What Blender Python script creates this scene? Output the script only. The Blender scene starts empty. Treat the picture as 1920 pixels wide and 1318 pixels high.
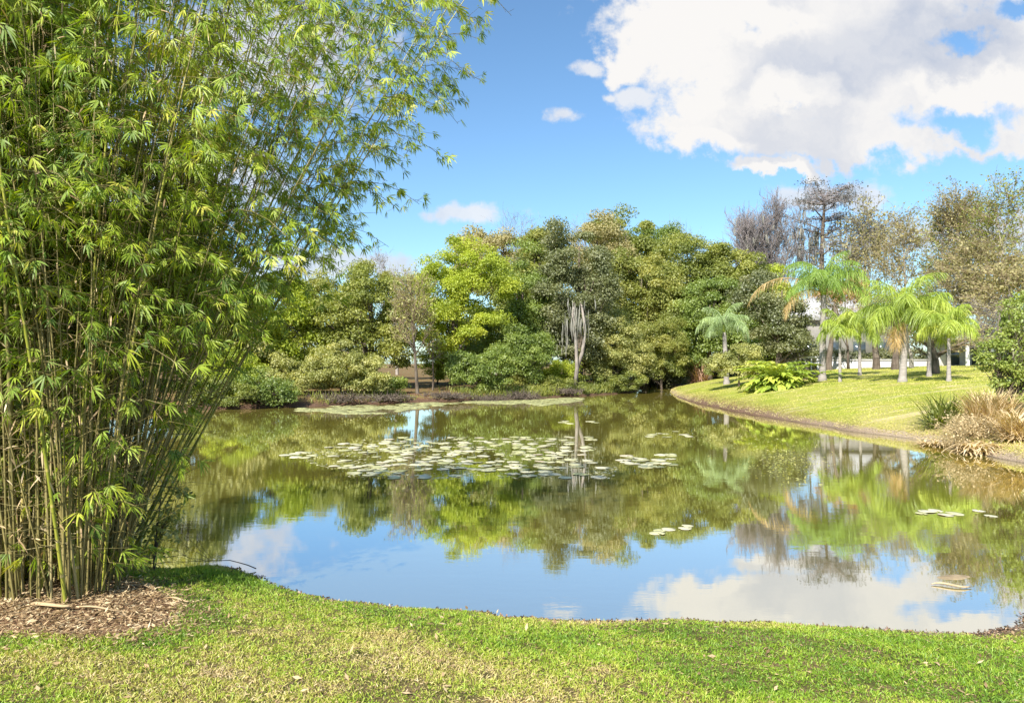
import bpy, math, random
import numpy as np
from mathutils import Vector

random.seed(7)
R = np.random.default_rng(11)
S = bpy.context.scene
C = S.collection
rad = math.radians

# ------------------------------------------------------------------ camera
CAM_Z = 2.2
F = 1300.0 / 1920.0
PITCH = math.atan(21.0 / 1300.0)
cd = bpy.data.cameras.new('camera')
cam = bpy.data.objects.new('camera', cd)
C.objects.link(cam)
cam.location = (0, 0, CAM_Z)
cam.rotation_euler = (rad(90) + PITCH, 0, 0)
cd.sensor_width = 36.0
cd.lens = 36.0 * F
cd.clip_start = 0.05
cd.clip_end = 3000
S.camera = cam
S.render.resolution_x, S.render.resolution_y = 1024, 702

# ------------------------------------------------------------------ light
SUN_EL, SUN_AZ = 40.0, 207.0            # azimuth clockwise from +Y (north)
S.view_settings.view_transform = 'Standard'
S.view_settings.look = 'None'
S.view_settings.exposure = 0.97
S.view_settings.gamma = 1.0
S.cycles.use_denoising = True
S.cycles.max_bounces = 7
S.cycles.diffuse_bounces = 3
S.cycles.glossy_bounces = 3
S.cycles.transmission_bounces = 4
S.cycles.transparent_max_bounces = 6
S.cycles.caustics_reflective = False
S.cycles.caustics_refractive = False
az, el = rad(SUN_AZ), rad(SUN_EL)
to_sun = Vector((math.sin(az) * math.cos(el), math.cos(az) * math.cos(el), math.sin(el)))
sl = bpy.data.lights.new('sun', 'SUN')
sl.energy = 5.0
sl.angle = rad(0.5)
sl.color = (1.0, 0.945, 0.85)
so = bpy.data.objects.new('sun', sl)
so.rotation_euler = (-to_sun).to_track_quat('-Z', 'Y').to_euler()
so.location = (0, 0, 60)
C.objects.link(so)

w = bpy.data.worlds.new('World')
S.world = w
w.use_nodes = True
nt = w.node_tree
nt.nodes.clear()


class N:
    """tiny node helper"""
    def __init__(s, nt): s.nt = nt
    def new(s, t, **k):
        n = s.nt.nodes.new(t)
        for a, b in k.items(): setattr(n, a, b)
        return n
    def put(s, sock, v):
        if isinstance(v, bpy.types.NodeSocket): s.nt.links.new(v, sock)
        elif v is not None: sock.default_value = v
    def math(s, op, a, b=None, c=None, clamp=False):
        n = s.new('ShaderNodeMath', operation=op, use_clamp=clamp)
        for i, v in enumerate((a, b, c)):
            if v is not None: s.put(n.inputs[i], v)
        return n.outputs[0]
    def vec(s, op, a, b=None, sc=None):
        n = s.new('ShaderNodeVectorMath', operation=op)
        s.put(n.inputs[0], a)
        if b is not None: s.put(n.inputs[1], b)
        if sc is not None: s.put(n.inputs['Scale'], sc)
        return n.outputs['Value'] if op in ('LENGTH', 'DOT_PRODUCT') else n.outputs[0]
    def noise(s, v, scale, detail=3.0, rough=0.5, dist=0.0):
        n = s.new('ShaderNodeTexNoise')
        if v is not None: s.put(n.inputs['Vector'], v)
        n.inputs['Scale'].default_value = scale
        n.inputs['Detail'].default_value = detail
        n.inputs['Roughness'].default_value = rough
        n.inputs['Distortion'].default_value = dist
        return n.outputs['Fac']
    def ramp(s, fac, stops, interp='LINEAR'):
        n = s.new('ShaderNodeValToRGB')
        cr = n.color_ramp
        cr.interpolation = interp
        while len(cr.elements) < len(stops): cr.elements.new(0.5)
        for e, (p, c) in zip(cr.elements, stops):
            e.position = p
            e.color = (c, c, c, 1) if not hasattr(c, '__len__') else (*c, 1)
        s.put(n.inputs[0], fac)
        return n.outputs[0]
    def mix(s, f, a, b, mode='MIX'):
        n = s.new('ShaderNodeMix', data_type='RGBA', blend_type=mode)
        s.put(n.inputs[0], f)
        for i, v in ((6, a), (7, b)):
            s.put(n.inputs[i], v if isinstance(v, bpy.types.NodeSocket) else (*v, 1))
        return n.outputs[2]
    def smooth(s, v, lo, hi, a=0.0, b=1.0):
        n = s.new('ShaderNodeMapRange', interpolation_type='SMOOTHSTEP')
        for i, x in enumerate((v, lo, hi, a, b)): s.put(n.inputs[i], x)
        return n.outputs[0]
    def sep(s, v):
        n = s.new('ShaderNodeSeparateXYZ'); s.put(n.inputs[0], v); return n.outputs
    def comb(s, x, y, z=0.0):
        n = s.new('ShaderNodeCombineXYZ')
        for i, v in enumerate((x, y, z)): s.put(n.inputs[i], v)
        return n.outputs[0]


g = N(nt)
wout = g.new('ShaderNodeOutputWorld')
sky = g.new('ShaderNodeTexSky', sky_type='NISHITA')
sky.sun_disc = False
sky.sun_elevation = el
sky.sun_rotation = az
sky.altitude = 0
sky.air_density = 1.0
sky.dust_density = 0.6
sky.ozone_density = 3.0
tc = g.new('ShaderNodeTexCoord')
d = tc.outputs['Generated']
dx, dy, dz = g.sep(d)[:3]
ys = g.math('MAXIMUM', dy, 0.15)
uv = g.comb(g.math('DIVIDE', dx, ys), g.math('DIVIDE', dz, ys))
fine = g.noise(uv, 26.0, 6, 0.62)
# clouds: placed blobs of vapour, broken up by turbulence
n1 = g.new('ShaderNodeTexNoise')
g.put(n1.inputs['Vector'], uv)
n1.inputs['Scale'].default_value = 9.0
n1.inputs['Detail'].default_value = 8.0
n1.inputs['Roughness'].default_value = 0.6
warp = g.vec('SCALE', g.vec('SUBTRACT', n1.outputs['Color'], (0.5, 0.5, 0.5)), sc=0.16)
uvw = g.vec('ADD', uv, warp)
uvs = g.vec('ADD', uv, g.vec('MULTIPLY', warp, (.35, .22, 0)))


def blobs(lst, coord):
    acc = None
    for (px, py, rx, ry) in lst:
        c = ((px - 960) / 1300, (680 - py) / 1300, 0)
        s_ = (1300 / rx, 1300 / ry, 0)
        q = g.vec('MULTIPLY', g.vec('SUBTRACT', coord, c), s_)
        v = g.math('SUBTRACT', 1.0, g.vec('LENGTH', q))
        acc = v if acc is None else g.math('SMOOTH_MAX', acc, v, 0.25)
    return acc


big = blobs([(1300, 40, 170, 130), (1200, 95, 80, 60), (1400, 150, 210, 150), (1340, 235, 140, 62), (1650, 120, 330, 190), (1560, 260, 260, 55),
             (1450, 318, 90, 26), (1900, 120, 260, 150), (1740, 235, 240, 60), (1900, 235, 130, 50), (1560, -60, 480, 160)], uvw)
holes = blobs([(1812, 78, 46, 26), (1800, 232, 105, 26), (1935, 15, 55, 26)], uvw)
small = blobs([(1100, 128, 44, 20), (1195, 180, 70, 28), (1052, 213, 44, 16), (868, 400, 120, 24), (1530, 372, 110, 34), (1620, 362, 90, 36), (1150, 180, 26, 12),
               (470, 90, 330, 150), (350, 330, 260, 130), (120, 180, 160, 200), (620, 500, 260, 40), (1870, 430, 260, 60)], uvs)
fz = g.math('SUBTRACT', fine, 0.5)
big = g.math('ADD', big, g.math('MULTIPLY', fz, 1.0))
small = g.math('ADD', small, g.math('MULTIPLY', g.math('SUBTRACT', fine, 0.53), 1.8))
hz = g.smooth(g.math('ADD', holes, g.math('MULTIPLY', fz, 1.6)), -0.35, 0.55)
cl = g.math('MULTIPLY', g.smooth(big, -0.05, 0.36), g.math('SUBTRACT', 1.0, hz))
cl = g.math('MAXIMUM', cl, g.math('MULTIPLY', g.smooth(small, 0.0, 0.6), 0.8))
front = g.smooth(dy, 0.16, 0.3)
n3 = g.noise(d, 3.0, 7, 0.55)
back = g.math('MULTIPLY', g.smooth(n3, 0.53, 0.66), g.math('SUBTRACT', 1.0, front))
cl = g.math('ADD', g.math('MULTIPLY', cl, front), back, clamp=True)
cl = g.math('MULTIPLY', cl, g.smooth(dz, 0.0, 0.08))
puff = g.noise(uvw, 5.0, 7, 0.58)
lit = blobs([(1250, 60, 200, 150), (1420, 40, 160, 50), (1310, 270, 100, 36), (1480, 170, 110, 40), (1450, 335, 80, 22), (1850, 180, 160, 40)], uvw)
core = blobs([(1640, 90, 300, 90), (1560, 130, 230, 60), (1780, 60, 200, 80)], uvw)
dark = g.math('ADD', g.math('MULTIPLY', g.smooth(core, -0.2, 0.6), 0.50), g.math('ADD', g.math('MULTIPLY', g.smooth(puff, 0.38, 0.66), 0.55), 0.06))
dark = g.math('SUBTRACT', dark, g.math('MULTIPLY', g.smooth(lit, -.2, .5), 0.55), clamp=True)
ccol = g.mix(dark, (1.03, 1.01, 0.99), (0.60, 0.66, 0.79))
skyc = g.mix(1.0, sky.outputs[0], (0.78, 0.94, 0.98), 'MULTIPLY')
bg1 = g.new('ShaderNodeBackground'); g.put(bg1.inputs[0], skyc); bg1.inputs[1].default_value = 0.108
bg2 = g.new('ShaderNodeBackground'); g.put(bg2.inputs[0], ccol); bg2.inputs[1].default_value = 0.475
mx = g.new('ShaderNodeMixShader')
g.put(mx.inputs[0], cl); g.put(mx.inputs[1], bg1.outputs[0]); g.put(mx.inputs[2], bg2.outputs[0])
g.put(wout.inputs[0], mx.outputs[0])

# ------------------------------------------------------------------ helpers
sp_, cp_ = math.sin(PITCH), math.cos(PITCH)


def ray(px, py):
    a, b = (px - 960) / 1300, (659 - py) / 1300
    y = cp_ - b * sp_
    return a / y, (sp_ + b * cp_) / y


def at(px, py, Y):
    a, b = ray(px, py)
    return np.array([a * Y, Y, CAM_Z + b * Y])


def on_water(px, py):
    a, b = ray(px, py)
    Y = -CAM_Z / b
    return (a * Y, Y)


def tag(o, label=None, cat=None, group=None, kind=None):
    if label: o['label'] = label
    if cat: o['category'] = cat
    if group: o['group'] = group
    if kind: o['kind'] = kind
    return o


def empty(name, loc, label, cat, group=None):
    o = bpy.data.objects.new(name, None)
    o.location = loc
    o.empty_display_size = 0.2
    C.objects.link(o)
    return tag(o, label, cat, group)


class MB:
    """collects geometry (world coordinates) with a float 'v' per face"""
    def __init__(s):
        s.V = []; s.Q = []; s.T = []; s.qv = []; s.tv = []; s.n = 0
    def add(s, V, Q=None, T=None, qv=0.5, tv=0.5):
        V = np.asarray(V, float).reshape(-1, 3)
        if Q is not None and len(Q):
            Q = np.asarray(Q, int).reshape(-1, 4); s.Q.append(Q + s.n)
            s.qv.append(np.broadcast_to(np.asarray(qv, float), (len(Q),)).copy())
        if T is not None and len(T):
            T = np.asarray(T, int).reshape(-1, 3); s.T.append(T + s.n)
            s.tv.append(np.broadcast_to(np.asarray(tv, float), (len(T),)).copy())
        s.V.append(V); s.n += len(V)
    def segs(s, P0, P1, r0, r1, k=4, v=0.5):
        P0 = np.asarray(P0, float).reshape(-1, 3); P1 = np.asarray(P1, float).reshape(-1, 3)
        n = len(P0)
        if n == 0: return
        r0 = np.broadcast_to(r0, (n,)); r1 = np.broadcast_to(r1, (n,))
        D = P1 - P0
        L = np.linalg.norm(D, axis=1, keepdims=True) + 1e-9
        D = D / L
        ref = np.where(np.abs(D[:, 2:3]) > 0.9, np.array([[1., 0, 0]]), np.array([[0, 0, 1.]]))
        A = np.cross(D, ref); A /= np.linalg.norm(A, axis=1, keepdims=True)
        B = np.cross(D, A)
        th = np.arange(k) * 2 * np.pi / k
        ring = np.cos(th)[None, :, None] * A[:, None, :] + np.sin(th)[None, :, None] * B[:, None, :]
        a = P0[:, None, :] + ring * r0[:, None, None]
        b = P1[:, None, :] + ring * r1[:, None, None]
        V = np.concatenate([a, b], 1)
        i = np.arange(k); j = (i + 1) % k
        q = np.stack([i, j, j + k, i + k], 1)
        Q = (np.arange(n)[:, None, None] * 2 * k + q[None]).reshape(-1, 4)
        vv = np.repeat(np.broadcast_to(v, (n,)), k)
        s.add(V, Q, qv=vv)
    def tube(s, P, rr, k=8, v=0.5, cap=True):
        P = np.asarray(P, float); n = len(P)
        rr = np.broadcast_to(np.asarray(rr, float), (n,))
        D = np.gradient(P, axis=0); D /= np.linalg.norm(D, axis=1, keepdims=True) + 1e-9
        ref = np.array([1., 0, 0]) if abs(D[0, 2]) > 0.9 else np.array([0, 0, 1.])
        A = np.cross(D, ref); A /= np.linalg.norm(A, axis=1, keepdims=True) + 1e-9
        B = np.cross(D, A)
        th = np.arange(k) * 2 * np.pi / k
        V = P[:, None, :] + rr[:, None, None] * (np.cos(th)[None, :, None] * A[:, None] + np.sin(th)[None, :, None] * B[:, None])
        i = np.arange(k); j = (i + 1) % k
        q = np.stack([i, j, j + k, i + k], 1)
        Q = (np.arange(n - 1)[:, None, None] * k + q[None]).reshape(-1, 4)
        vv = np.repeat(np.broadcast_to(v, (n - 1,)), k)
        V = V.reshape(-1, 3)
        if cap:
            V = np.vstack([V, P[-1:], P[:1]])
            t = np.stack([i + (n - 1) * k, j + (n - 1) * k, np.full(k, n * k)], 1)
            t2 = np.stack([j, i, np.full(k, n * k + 1)], 1)
            s.add(V, Q, np.vstack([t, t2]), qv=vv, tv=float(np.atleast_1d(v)[0]))
        else:
            s.add(V, Q, qv=vv)
    def leaves(s, P, D, Nn, L, W, v, drop=0.0, mid=0.45):
        """rhombic leaves: P base, D direction, Nn normal"""
        n = len(P)
        if n == 0: return
        D = D / (np.linalg.norm(D, axis=1, keepdims=True) + 1e-9)
        Sd = np.cross(D, Nn); Sd /= np.linalg.norm(Sd, axis=1, keepdims=True) + 1e-9
        L = np.broadcast_to(L, (n,))[:, None]; W = np.broadcast_to(W, (n,))[:, None]
        m = P + D * L * mid
        t = P + D * L + np.array([0, 0, -1.]) * (np.asarray(drop) * L)
        V = np.stack([P, m + Sd * W / 2, t, m - Sd * W / 2], 1)
        Q = np.arange(n)[:, None] * 4 + np.arange(4)[None]
        s.add(V, Q, qv=v)
    def blades(s, P, D, L, W, v, drop=0.25, side=None):
        """long blades of two bent segments"""
        n = len(P)
        D = D / (np.linalg.norm(D, axis=1, keepdims=True) + 1e-9)
        if side is None: side = R.normal(size=(n, 3))
        Sd = np.cross(D, side); Sd /= np.linalg.norm(Sd, axis=1, keepdims=True) + 1e-9
        L = np.broadcast_to(L, (n,))[:, None]; W = np.broadcast_to(W, (n,))[:, None]
        dn = np.array([0, 0, -1.])
        a = P + D * L * 0.28; b = P + D * L * 0.66 + dn * drop * 0.35 * L; t = P + D * L + dn * drop * L
        V = np.stack([P, a + Sd * W / 2, a - Sd * W / 2, b + Sd * W * .42, b - Sd * W * .42, t], 1)
        o = np.arange(n)[:, None] * 6
        T = np.concatenate([o + np.array([[0, 1, 2]]), o + np.array([[3, 5, 4]])])
        Q = o + np.array([[1, 3, 4, 2]])
        s.add(V, Q, T, qv=v, tv=np.concatenate([np.broadcast_to(v, (n,))] * 2))
    def box(s, a, b, v=0.5):
        x0, y0, z0 = a; x1, y1, z1 = b
        V = [(x0, y0, z0), (x1, y0, z0), (x1, y1, z0), (x0, y1, z0), (x0, y0, z1), (x1, y0, z1), (x1, y1, z1), (x0, y1, z1)]
        s.add(V, [(0, 3, 2, 1), (4, 5, 6, 7), (0, 1, 5, 4), (1, 2, 6, 5), (2, 3, 7, 6), (3, 0, 4, 7)], qv=v)
    def mesh(s, name, mat, smooth=False, origin=None):
        me = bpy.data.meshes.new(name)
        V = np.concatenate(s.V).astype(np.float32)
        if origin is not None: V = V - np.asarray(origin, np.float32)
        Q = np.concatenate(s.Q) if s.Q else np.zeros((0, 4), int)
        T = np.concatenate(s.T) if s.T else np.zeros((0, 3), int)
        vals = np.concatenate((s.qv or [np.zeros(0)]) + (s.tv or [np.zeros(0)])).astype(np.float32)
        me.vertices.add(len(V)); me.vertices.foreach_set('co', V.ravel())
        nl = len(Q) * 4 + len(T) * 3
        me.loops.add(nl)
        me.loops.foreach_set('vertex_index', np.concatenate([Q.ravel(), T.ravel()]).astype(np.int32))
        me.polygons.add(len(Q) + len(T))
        ls = np.concatenate([np.arange(len(Q)) * 4, len(Q) * 4 + np.arange(len(T)) * 3]).astype(np.int32)
        me.polygons.foreach_set('loop_start', ls)
        if smooth: me.polygons.foreach_set('use_smooth', np.ones(len(ls), bool))
        me.update(calc_edges=True)
        at_ = me.attributes.new('v', 'FLOAT', 'FACE')
        at_.data.foreach_set('value', vals)
        me.materials.append(mat)
        return me
    def build(s, name, mat, parent=None, smooth=False):
        org = None
        if parent is not None: org = parent.location
        o = bpy.data.objects.new(name, s.mesh(name, mat, smooth, org))
        C.objects.link(o)
        if parent is not None: o.parent = parent
        return o


def unit(n):
    v = R.normal(size=(n, 3))
    return v / np.linalg.norm(v, axis=1, keepdims=True)


# ------------------------------------------------------------------ materials
def mat_base(name):
    m = bpy.data.materials.new(name); m.use_nodes = True
    m.node_tree.nodes.clear()
    return m, N(m.node_tree)


LEAF_GAIN = 1.5


def leaf_mat(name, cols, trans=0.4, gloss=0.06, nscale=0.6, rough=0.55):
    """cols: three to five albedo colours, from the 'v' attribute and a slow noise"""
    m, g = mat_base(name)
    a = g.new('ShaderNodeAttribute', attribute_name='v').outputs['Fac']
    geo = g.new('ShaderNodeNewGeometry').outputs['Position']
    n = g.noise(geo, nscale, 3)
    f = g.math('ADD', a, g.math('MULTIPLY', g.math('SUBTRACT', n, 0.5), 1.1), clamp=True)
    col = g.ramp(f, [(i / (len(cols) - 1), tuple(min(.8, x * LEAF_GAIN) for x in c)) for i, c in enumerate(cols)])
    di = g.new('ShaderNodeBsdfDiffuse'); g.put(di.inputs[0], col)
    tr = g.new('ShaderNodeBsdfTranslucent')
    g.put(tr.inputs[0], g.mix(1.0, col, (1.25, 1.2, 0.45), 'MULTIPLY'))
    mx = g.new('ShaderNodeMixShader'); mx.inputs[0].default_value = trans
    g.put(mx.inputs[1], di.outputs[0]); g.put(mx.inputs[2], tr.outputs[0])
    gl = g.new('ShaderNodeBsdfGlossy'); gl.inputs['Roughness'].default_value = rough
    m2 = g.new('ShaderNodeMixShader'); m2.inputs[0].default_value = gloss
    g.put(m2.inputs[1], mx.outputs[0]); g.put(m2.inputs[2], gl.outputs[0])
    o = g.new('ShaderNodeOutputMaterial'); g.put(o.inputs[0], m2.outputs[0])
    return m


def solid_mat(name, cols, nscale=5.0, rough=0.8, bump=0.3, stretch=(1, 1, 1), spec=0.3, attr=True):
    m, g = mat_base(name)
    tcn = g.new('ShaderNodeTexCoord').outputs['Object']
    co = g.vec('MULTIPLY', tcn, stretch)
    n = g.noise(co, nscale, 6, 0.6)
    f = g.smooth(n, 0.25, 0.75)
    if attr:
        a = g.new('ShaderNodeAttribute', attribute_name='v').outputs['Fac']
        f = g.math('ADD', g.math('MULTIPLY', f, 0.6), g.math('MULTIPLY', a, 0.45), clamp=True)
    col = g.ramp(f, [(i / (len(cols) - 1), c) for i, c in enumerate(cols)])
    b = g.new('ShaderNodeBsdfPrincipled'); g.put(b.inputs['Base Color'], col)
    b.inputs['Roughness'].default_value = rough
    b.inputs['Specular IOR Level'].default_value = spec
    if bump:
        bp = g.new('ShaderNodeBump'); bp.inputs['Strength'].default_value = bump; bp.inputs['Distance'].default_value = 0.05
        g.put(bp.inputs['Height'], n); g.put(b.inputs['Normal'], bp.outputs[0])
    o = g.new('ShaderNodeOutputMaterial'); g.put(o.inputs[0], b.outputs[0])
    return m


M = {}
M['bamboo_leaf'] = leaf_mat('bamboo_leaf', [(.07, .13, .012), (.165, .24, .018), (.29, .36, .028), (.46, .43, .08)], 0.46, 0.04, 0.9)
M['lime'] = leaf_mat('lime_leaf', [(.15, .19, .025), (.28, .335, .035), (.39, .41, .06)], 0.5, 0.03, 0.35)
M['olive'] = leaf_mat('olive_leaf', [(.095, .125, .025), (.18, .205, .04), (.29, .29, .07)], 0.48, 0.04, 0.35)
M['gold'] = leaf_mat('golden_olive_leaf', [(.11, .14, .03), (.19, .21, .045), (.31, .295, .08)], 0.48, 0.04, 0.35)
M['green'] = leaf_mat('mid_green_leaf', [(.09, .135, .025), (.165, .22, .04), (.27, .31, .07)], 0.48, 0.05, 0.4)
M['dark'] = leaf_mat('dark_green_leaf', [(.075, .09, .035), (.13, .145, .055), (.21, .21, .10)], 0.42, 0.06, 0.4)
M['pale'] = leaf_mat('pale_leaf', [(.15, .17, .05), (.27, .28, .09), (.46, .43, .18)], 0.48, 0.04, 0.8)
M['tan'] = leaf_mat('tan_leaf', [(.16, .15, .07), (.25, .225, .11), (.36, .32, .17)], 0.45, 0.02, 0.3)
M['rust'] = leaf_mat('rust_leaf', [(.22, .13, .065), (.32, .19, .10), (.40, .27, .16)], 0.35, 0.02, 0.5)
M['palm'] = leaf_mat('palm_leaf', [(.13, .19, .025), (.24, .31, .035), (.38, .40, .07)], 0.34, 0.06, 0.5)
M['palm_green'] = leaf_mat('palm_green_leaf', [(.10, .17, .025), (.17, .26, .035), (.28, .35, .06)], 0.34, 0.06, 0.5)
M['palm_blue'] = leaf_mat('palm_pale_leaf', [(.14, .20, .08), (.24, .32, .13), (.36, .44, .18)], 0.35, 0.08, 0.5)
M['palm_dead'] = leaf_mat('palm_dead_leaf', [(.30, .22, .10), (.42, .30, .14), (.52, .40, .24)], 0.35, 0.03, 0.5)
M['bark'] = solid_mat('bark', [(.045, .035, .028), (.11, .085, .065), (.20, .165, .13)], 6, 0.9, 0.6, (1, 1, .3))
M['pale_bark'] = solid_mat('pale_bark', [(.17, .145, .125), (.32, .28, .245), (.47, .43, .38)], 6, 0.9, 0.4, (1, 1, .5))
M['palm_bark'] = solid_mat('palm_bark', [(.16, .14, .13), (.29, .26, .24), (.42, .38, .35)], 4, 0.9, 0.4, (1, 1, 6))
M['grey_twig'] = solid_mat('grey_twig', [(.12, .105, .11), (.24, .21, .21), (.40, .36, .35)], 3, 0.9, 0.0)
M['brown_twig'] = solid_mat('brown_twig', [(.13, .09, .05), (.26, .20, .12), (.42, .34, .22)], 3, 0.9, 0.0)
M['moss'] = leaf_mat('moss', [(.13, .13, .11), (.20, .195, .175), (.29, .28, .255)], 0.3, 0.0, 0.8)
M['culm'] = solid_mat('culm', [(.06, .09, .014), (.20, .23, .025), (.33, .33, .05), (.40, .33, .09), (.50, .44, .26)], 3.0, 0.35, 0.05, (1, 1, .25), 0.5)
M['old_culm'] = solid_mat('old_culm', [(.05, .04, .015), (.13, .115, .035), (.24, .20, .07), (.38, .32, .16)], 3.0, 0.55, 0.05, (1, 1, .25), 0.4)
M['litter'] = leaf_mat('litter_leaf', [(.10, .065, .03), (.20, .135, .07), (.31, .22, .12), (.46, .37, .23)], 0.1, 0.03, 4.0)
M['sheath'] = solid_mat('sheath', [(.30, .20, .10), (.44, .32, .18), (.55, .44, .28)], 9, 0.7, 0.3, (1, 8, 1))
M['rock'] = solid_mat('rock', [(.20, .15, .09), (.38, .29, .17), (.50, .41, .28)], 7, 0.9, 0.6)
M['dark_rock'] = solid_mat('dark_rock', [(.03, .03, .03), (.07, .065, .06), (.15, .14, .13)], 7, 0.9, 0.6)
M['straw'] = leaf_mat('straw', [(.30, .22, .12), (.42, .33, .19), (.52, .43, .29)], .3, .02, .8)
M['red_plant'] = leaf_mat('reddish_leaf', [(.13, .07, .045), (.24, .14, .09), (.36, .25, .17)], .3, .04, 3)
M['straw_twig'] = solid_mat('straw_twig', [(.24, .18, .08), (.40, .31, .16), (.52, .43, .25)], 3, .9, 0)


# ------------------------------------------------------------------ pond outline and ground
W = on_water
SHORE = [(-19, 9.5), (-12, 8.9), (-7.5, 8.3), (-5.2, 7.9)] + \
    [W(300, 1068), W(420, 1064), W(480, 1082), W(550, 1110), W(700, 1137), W(860, 1146), W(1000, 1162), W(1080, 1167), W(1300, 1167), W(1500, 1173),
     W(1700, 1187), W(1800, 1190), W(1860, 1184), W(1920, 1163)] + \
    [(5.6, 7.2), (7.6, 9.0), (9.6, 11.2), (10.6, 13.3), W(1920, 868), W(1850, 852), W(1780, 838), W(1720, 824), W(1600, 808), W(1500, 792), W(1400, 776),
     W(1330, 762), W(1285, 750), W(1262, 738), (13.6, 58), (17.5, 64), (17, 68), (13, 66), (10.6, 58), W(1180, 736), W(1100, 742), W(1000, 747), W(900, 751), W(750, 756),
     W(600, 762), W(420, 767), W(200, 772), (-20, 29), (-30, 24), (-34, 17), (-28, 11)]
SH = []
rs = np.random.default_rng(3)
P_ = [np.array(p, float) for p in SHORE]
for i in range(len(P_)):                      # smooth and roughen the outline
    p0, p1, p2, p3 = P_[i - 1], P_[i], P_[(i + 1) % len(P_)], P_[(i + 2) % len(P_)]
    L = np.linalg.norm(p2 - p1)
    k = max(2, int(L / (0.18 if p1[1] < 8 else 0.7)))
    for t in np.arange(k) / k:
        q = 0.5 * ((2 * p1) + (-p0 + p2) * t + (2 * p0 - 5 * p1 + 4 * p2 - p3) * t * t + (-p0 + 3 * p1 - 3 * p2 + p3) * t ** 3)
        SH.append(q + rs.normal(size=2) * (0.018 if p1[1] < 9 else 0.10))
SH = np.array(SH)


def shore_dist(X, Y):
    """signed distance to the shoreline, positive on land"""
    X = np.asarray(X, float); Y = np.asarray(Y, float)
    shp = X.shape
    P = np.stack([X.ravel(), Y.ravel()], 1)
    out = np.full(len(P), 1e9); ins = np.zeros(len(P), bool)
    A = SH; B = np.roll(SH, -1, 0)
    for a, b in zip(A, B):
        ab = b - a
        t = np.clip(((P - a) @ ab) / (ab @ ab), 0, 1)
        dd = np.hypot(P[:, 0] - a[0] - t * ab[0], P[:, 1] - a[1] - t * ab[1])
        np.minimum(out, dd, out=out)
        c = (a[1] > P[:, 1]) != (b[1] > P[:, 1])
        if c.any():
            xx = a[0] + (P[:, 1] - a[1]) / (b[1] - a[1] + 1e-12) * ab[0]
            ins ^= c & (P[:, 0] < xx)
    return np.where(ins, -out, out).reshape(shp)


def sm(x, a, b):
    t = np.clip((x - a) / (b - a), 0, 1)
    return t * t * (3 - 2 * t)


def wavy(X, Y, s):
    return (np.sin(X * 1.3 * s + 1.7 * np.sin(Y * .9 * s)) + np.sin(Y * 1.7 * s + 1.3 * np.sin(X * 1.1 * s + 2)) + np.sin((X + Y) * 2.9 * s + 1)) / 3


def ground(X, Y, d=None):
    X = np.asarray(X, float); Y = np.asarray(Y, float)
    if d is None: d = shore_dist(X, Y)
    dl = np.maximum(d, 0)
    wn = 1 - sm(Y, 8.5, 12)
    wr = sm(X - 10.8 - np.maximum(Y - 52, 0) * 0.28, -1.5, 1.5)
    hn = 0.035 * (1 - np.exp(-dl / .12)) + 0.50 * (1 - np.exp(-dl / 2.2))
    hr = 0.14 * (1 - np.exp(-dl / .25)) + 1.95 * (1 - np.exp(-dl / 7.5))
    hf = 0.42 * (1 - np.exp(-dl / .35)) + 0.75 * (1 - np.exp(-dl / 14))
    h = (1 - wn) * (wr * hr + (1 - wr) * hf) + wn * hn
    h = h + np.minimum(dl, 1.0) * (0.012 * wavy(X, Y, 3.0) + 0.02 * wavy(X, Y, 0.7) * (1 - wn) * 2)
    return np.where(d >= 0, h, np.maximum(d * 0.35, -1.6) - 0.004)


def gz(x, y):
    return float(ground(np.array([x]), np.array([y]))[0])


def hit(px, py, y0=3.0, y1=90.0):
    """the point of the ground seen at a pixel"""
    a, b = ray(px, py)
    Y = np.concatenate([np.linspace(y0, 12, 200), np.linspace(12.05, y1, 700)])
    Y = Y[Y >= y0]
    g_ = ground(a * Y, Y)
    k = np.argmax(CAM_Z + b * Y <= np.maximum(g_, 0) + 1e-4)
    if k == 0: k = len(Y) - 1
    return np.array([a * Y[k], Y[k], g_[k]])


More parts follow.
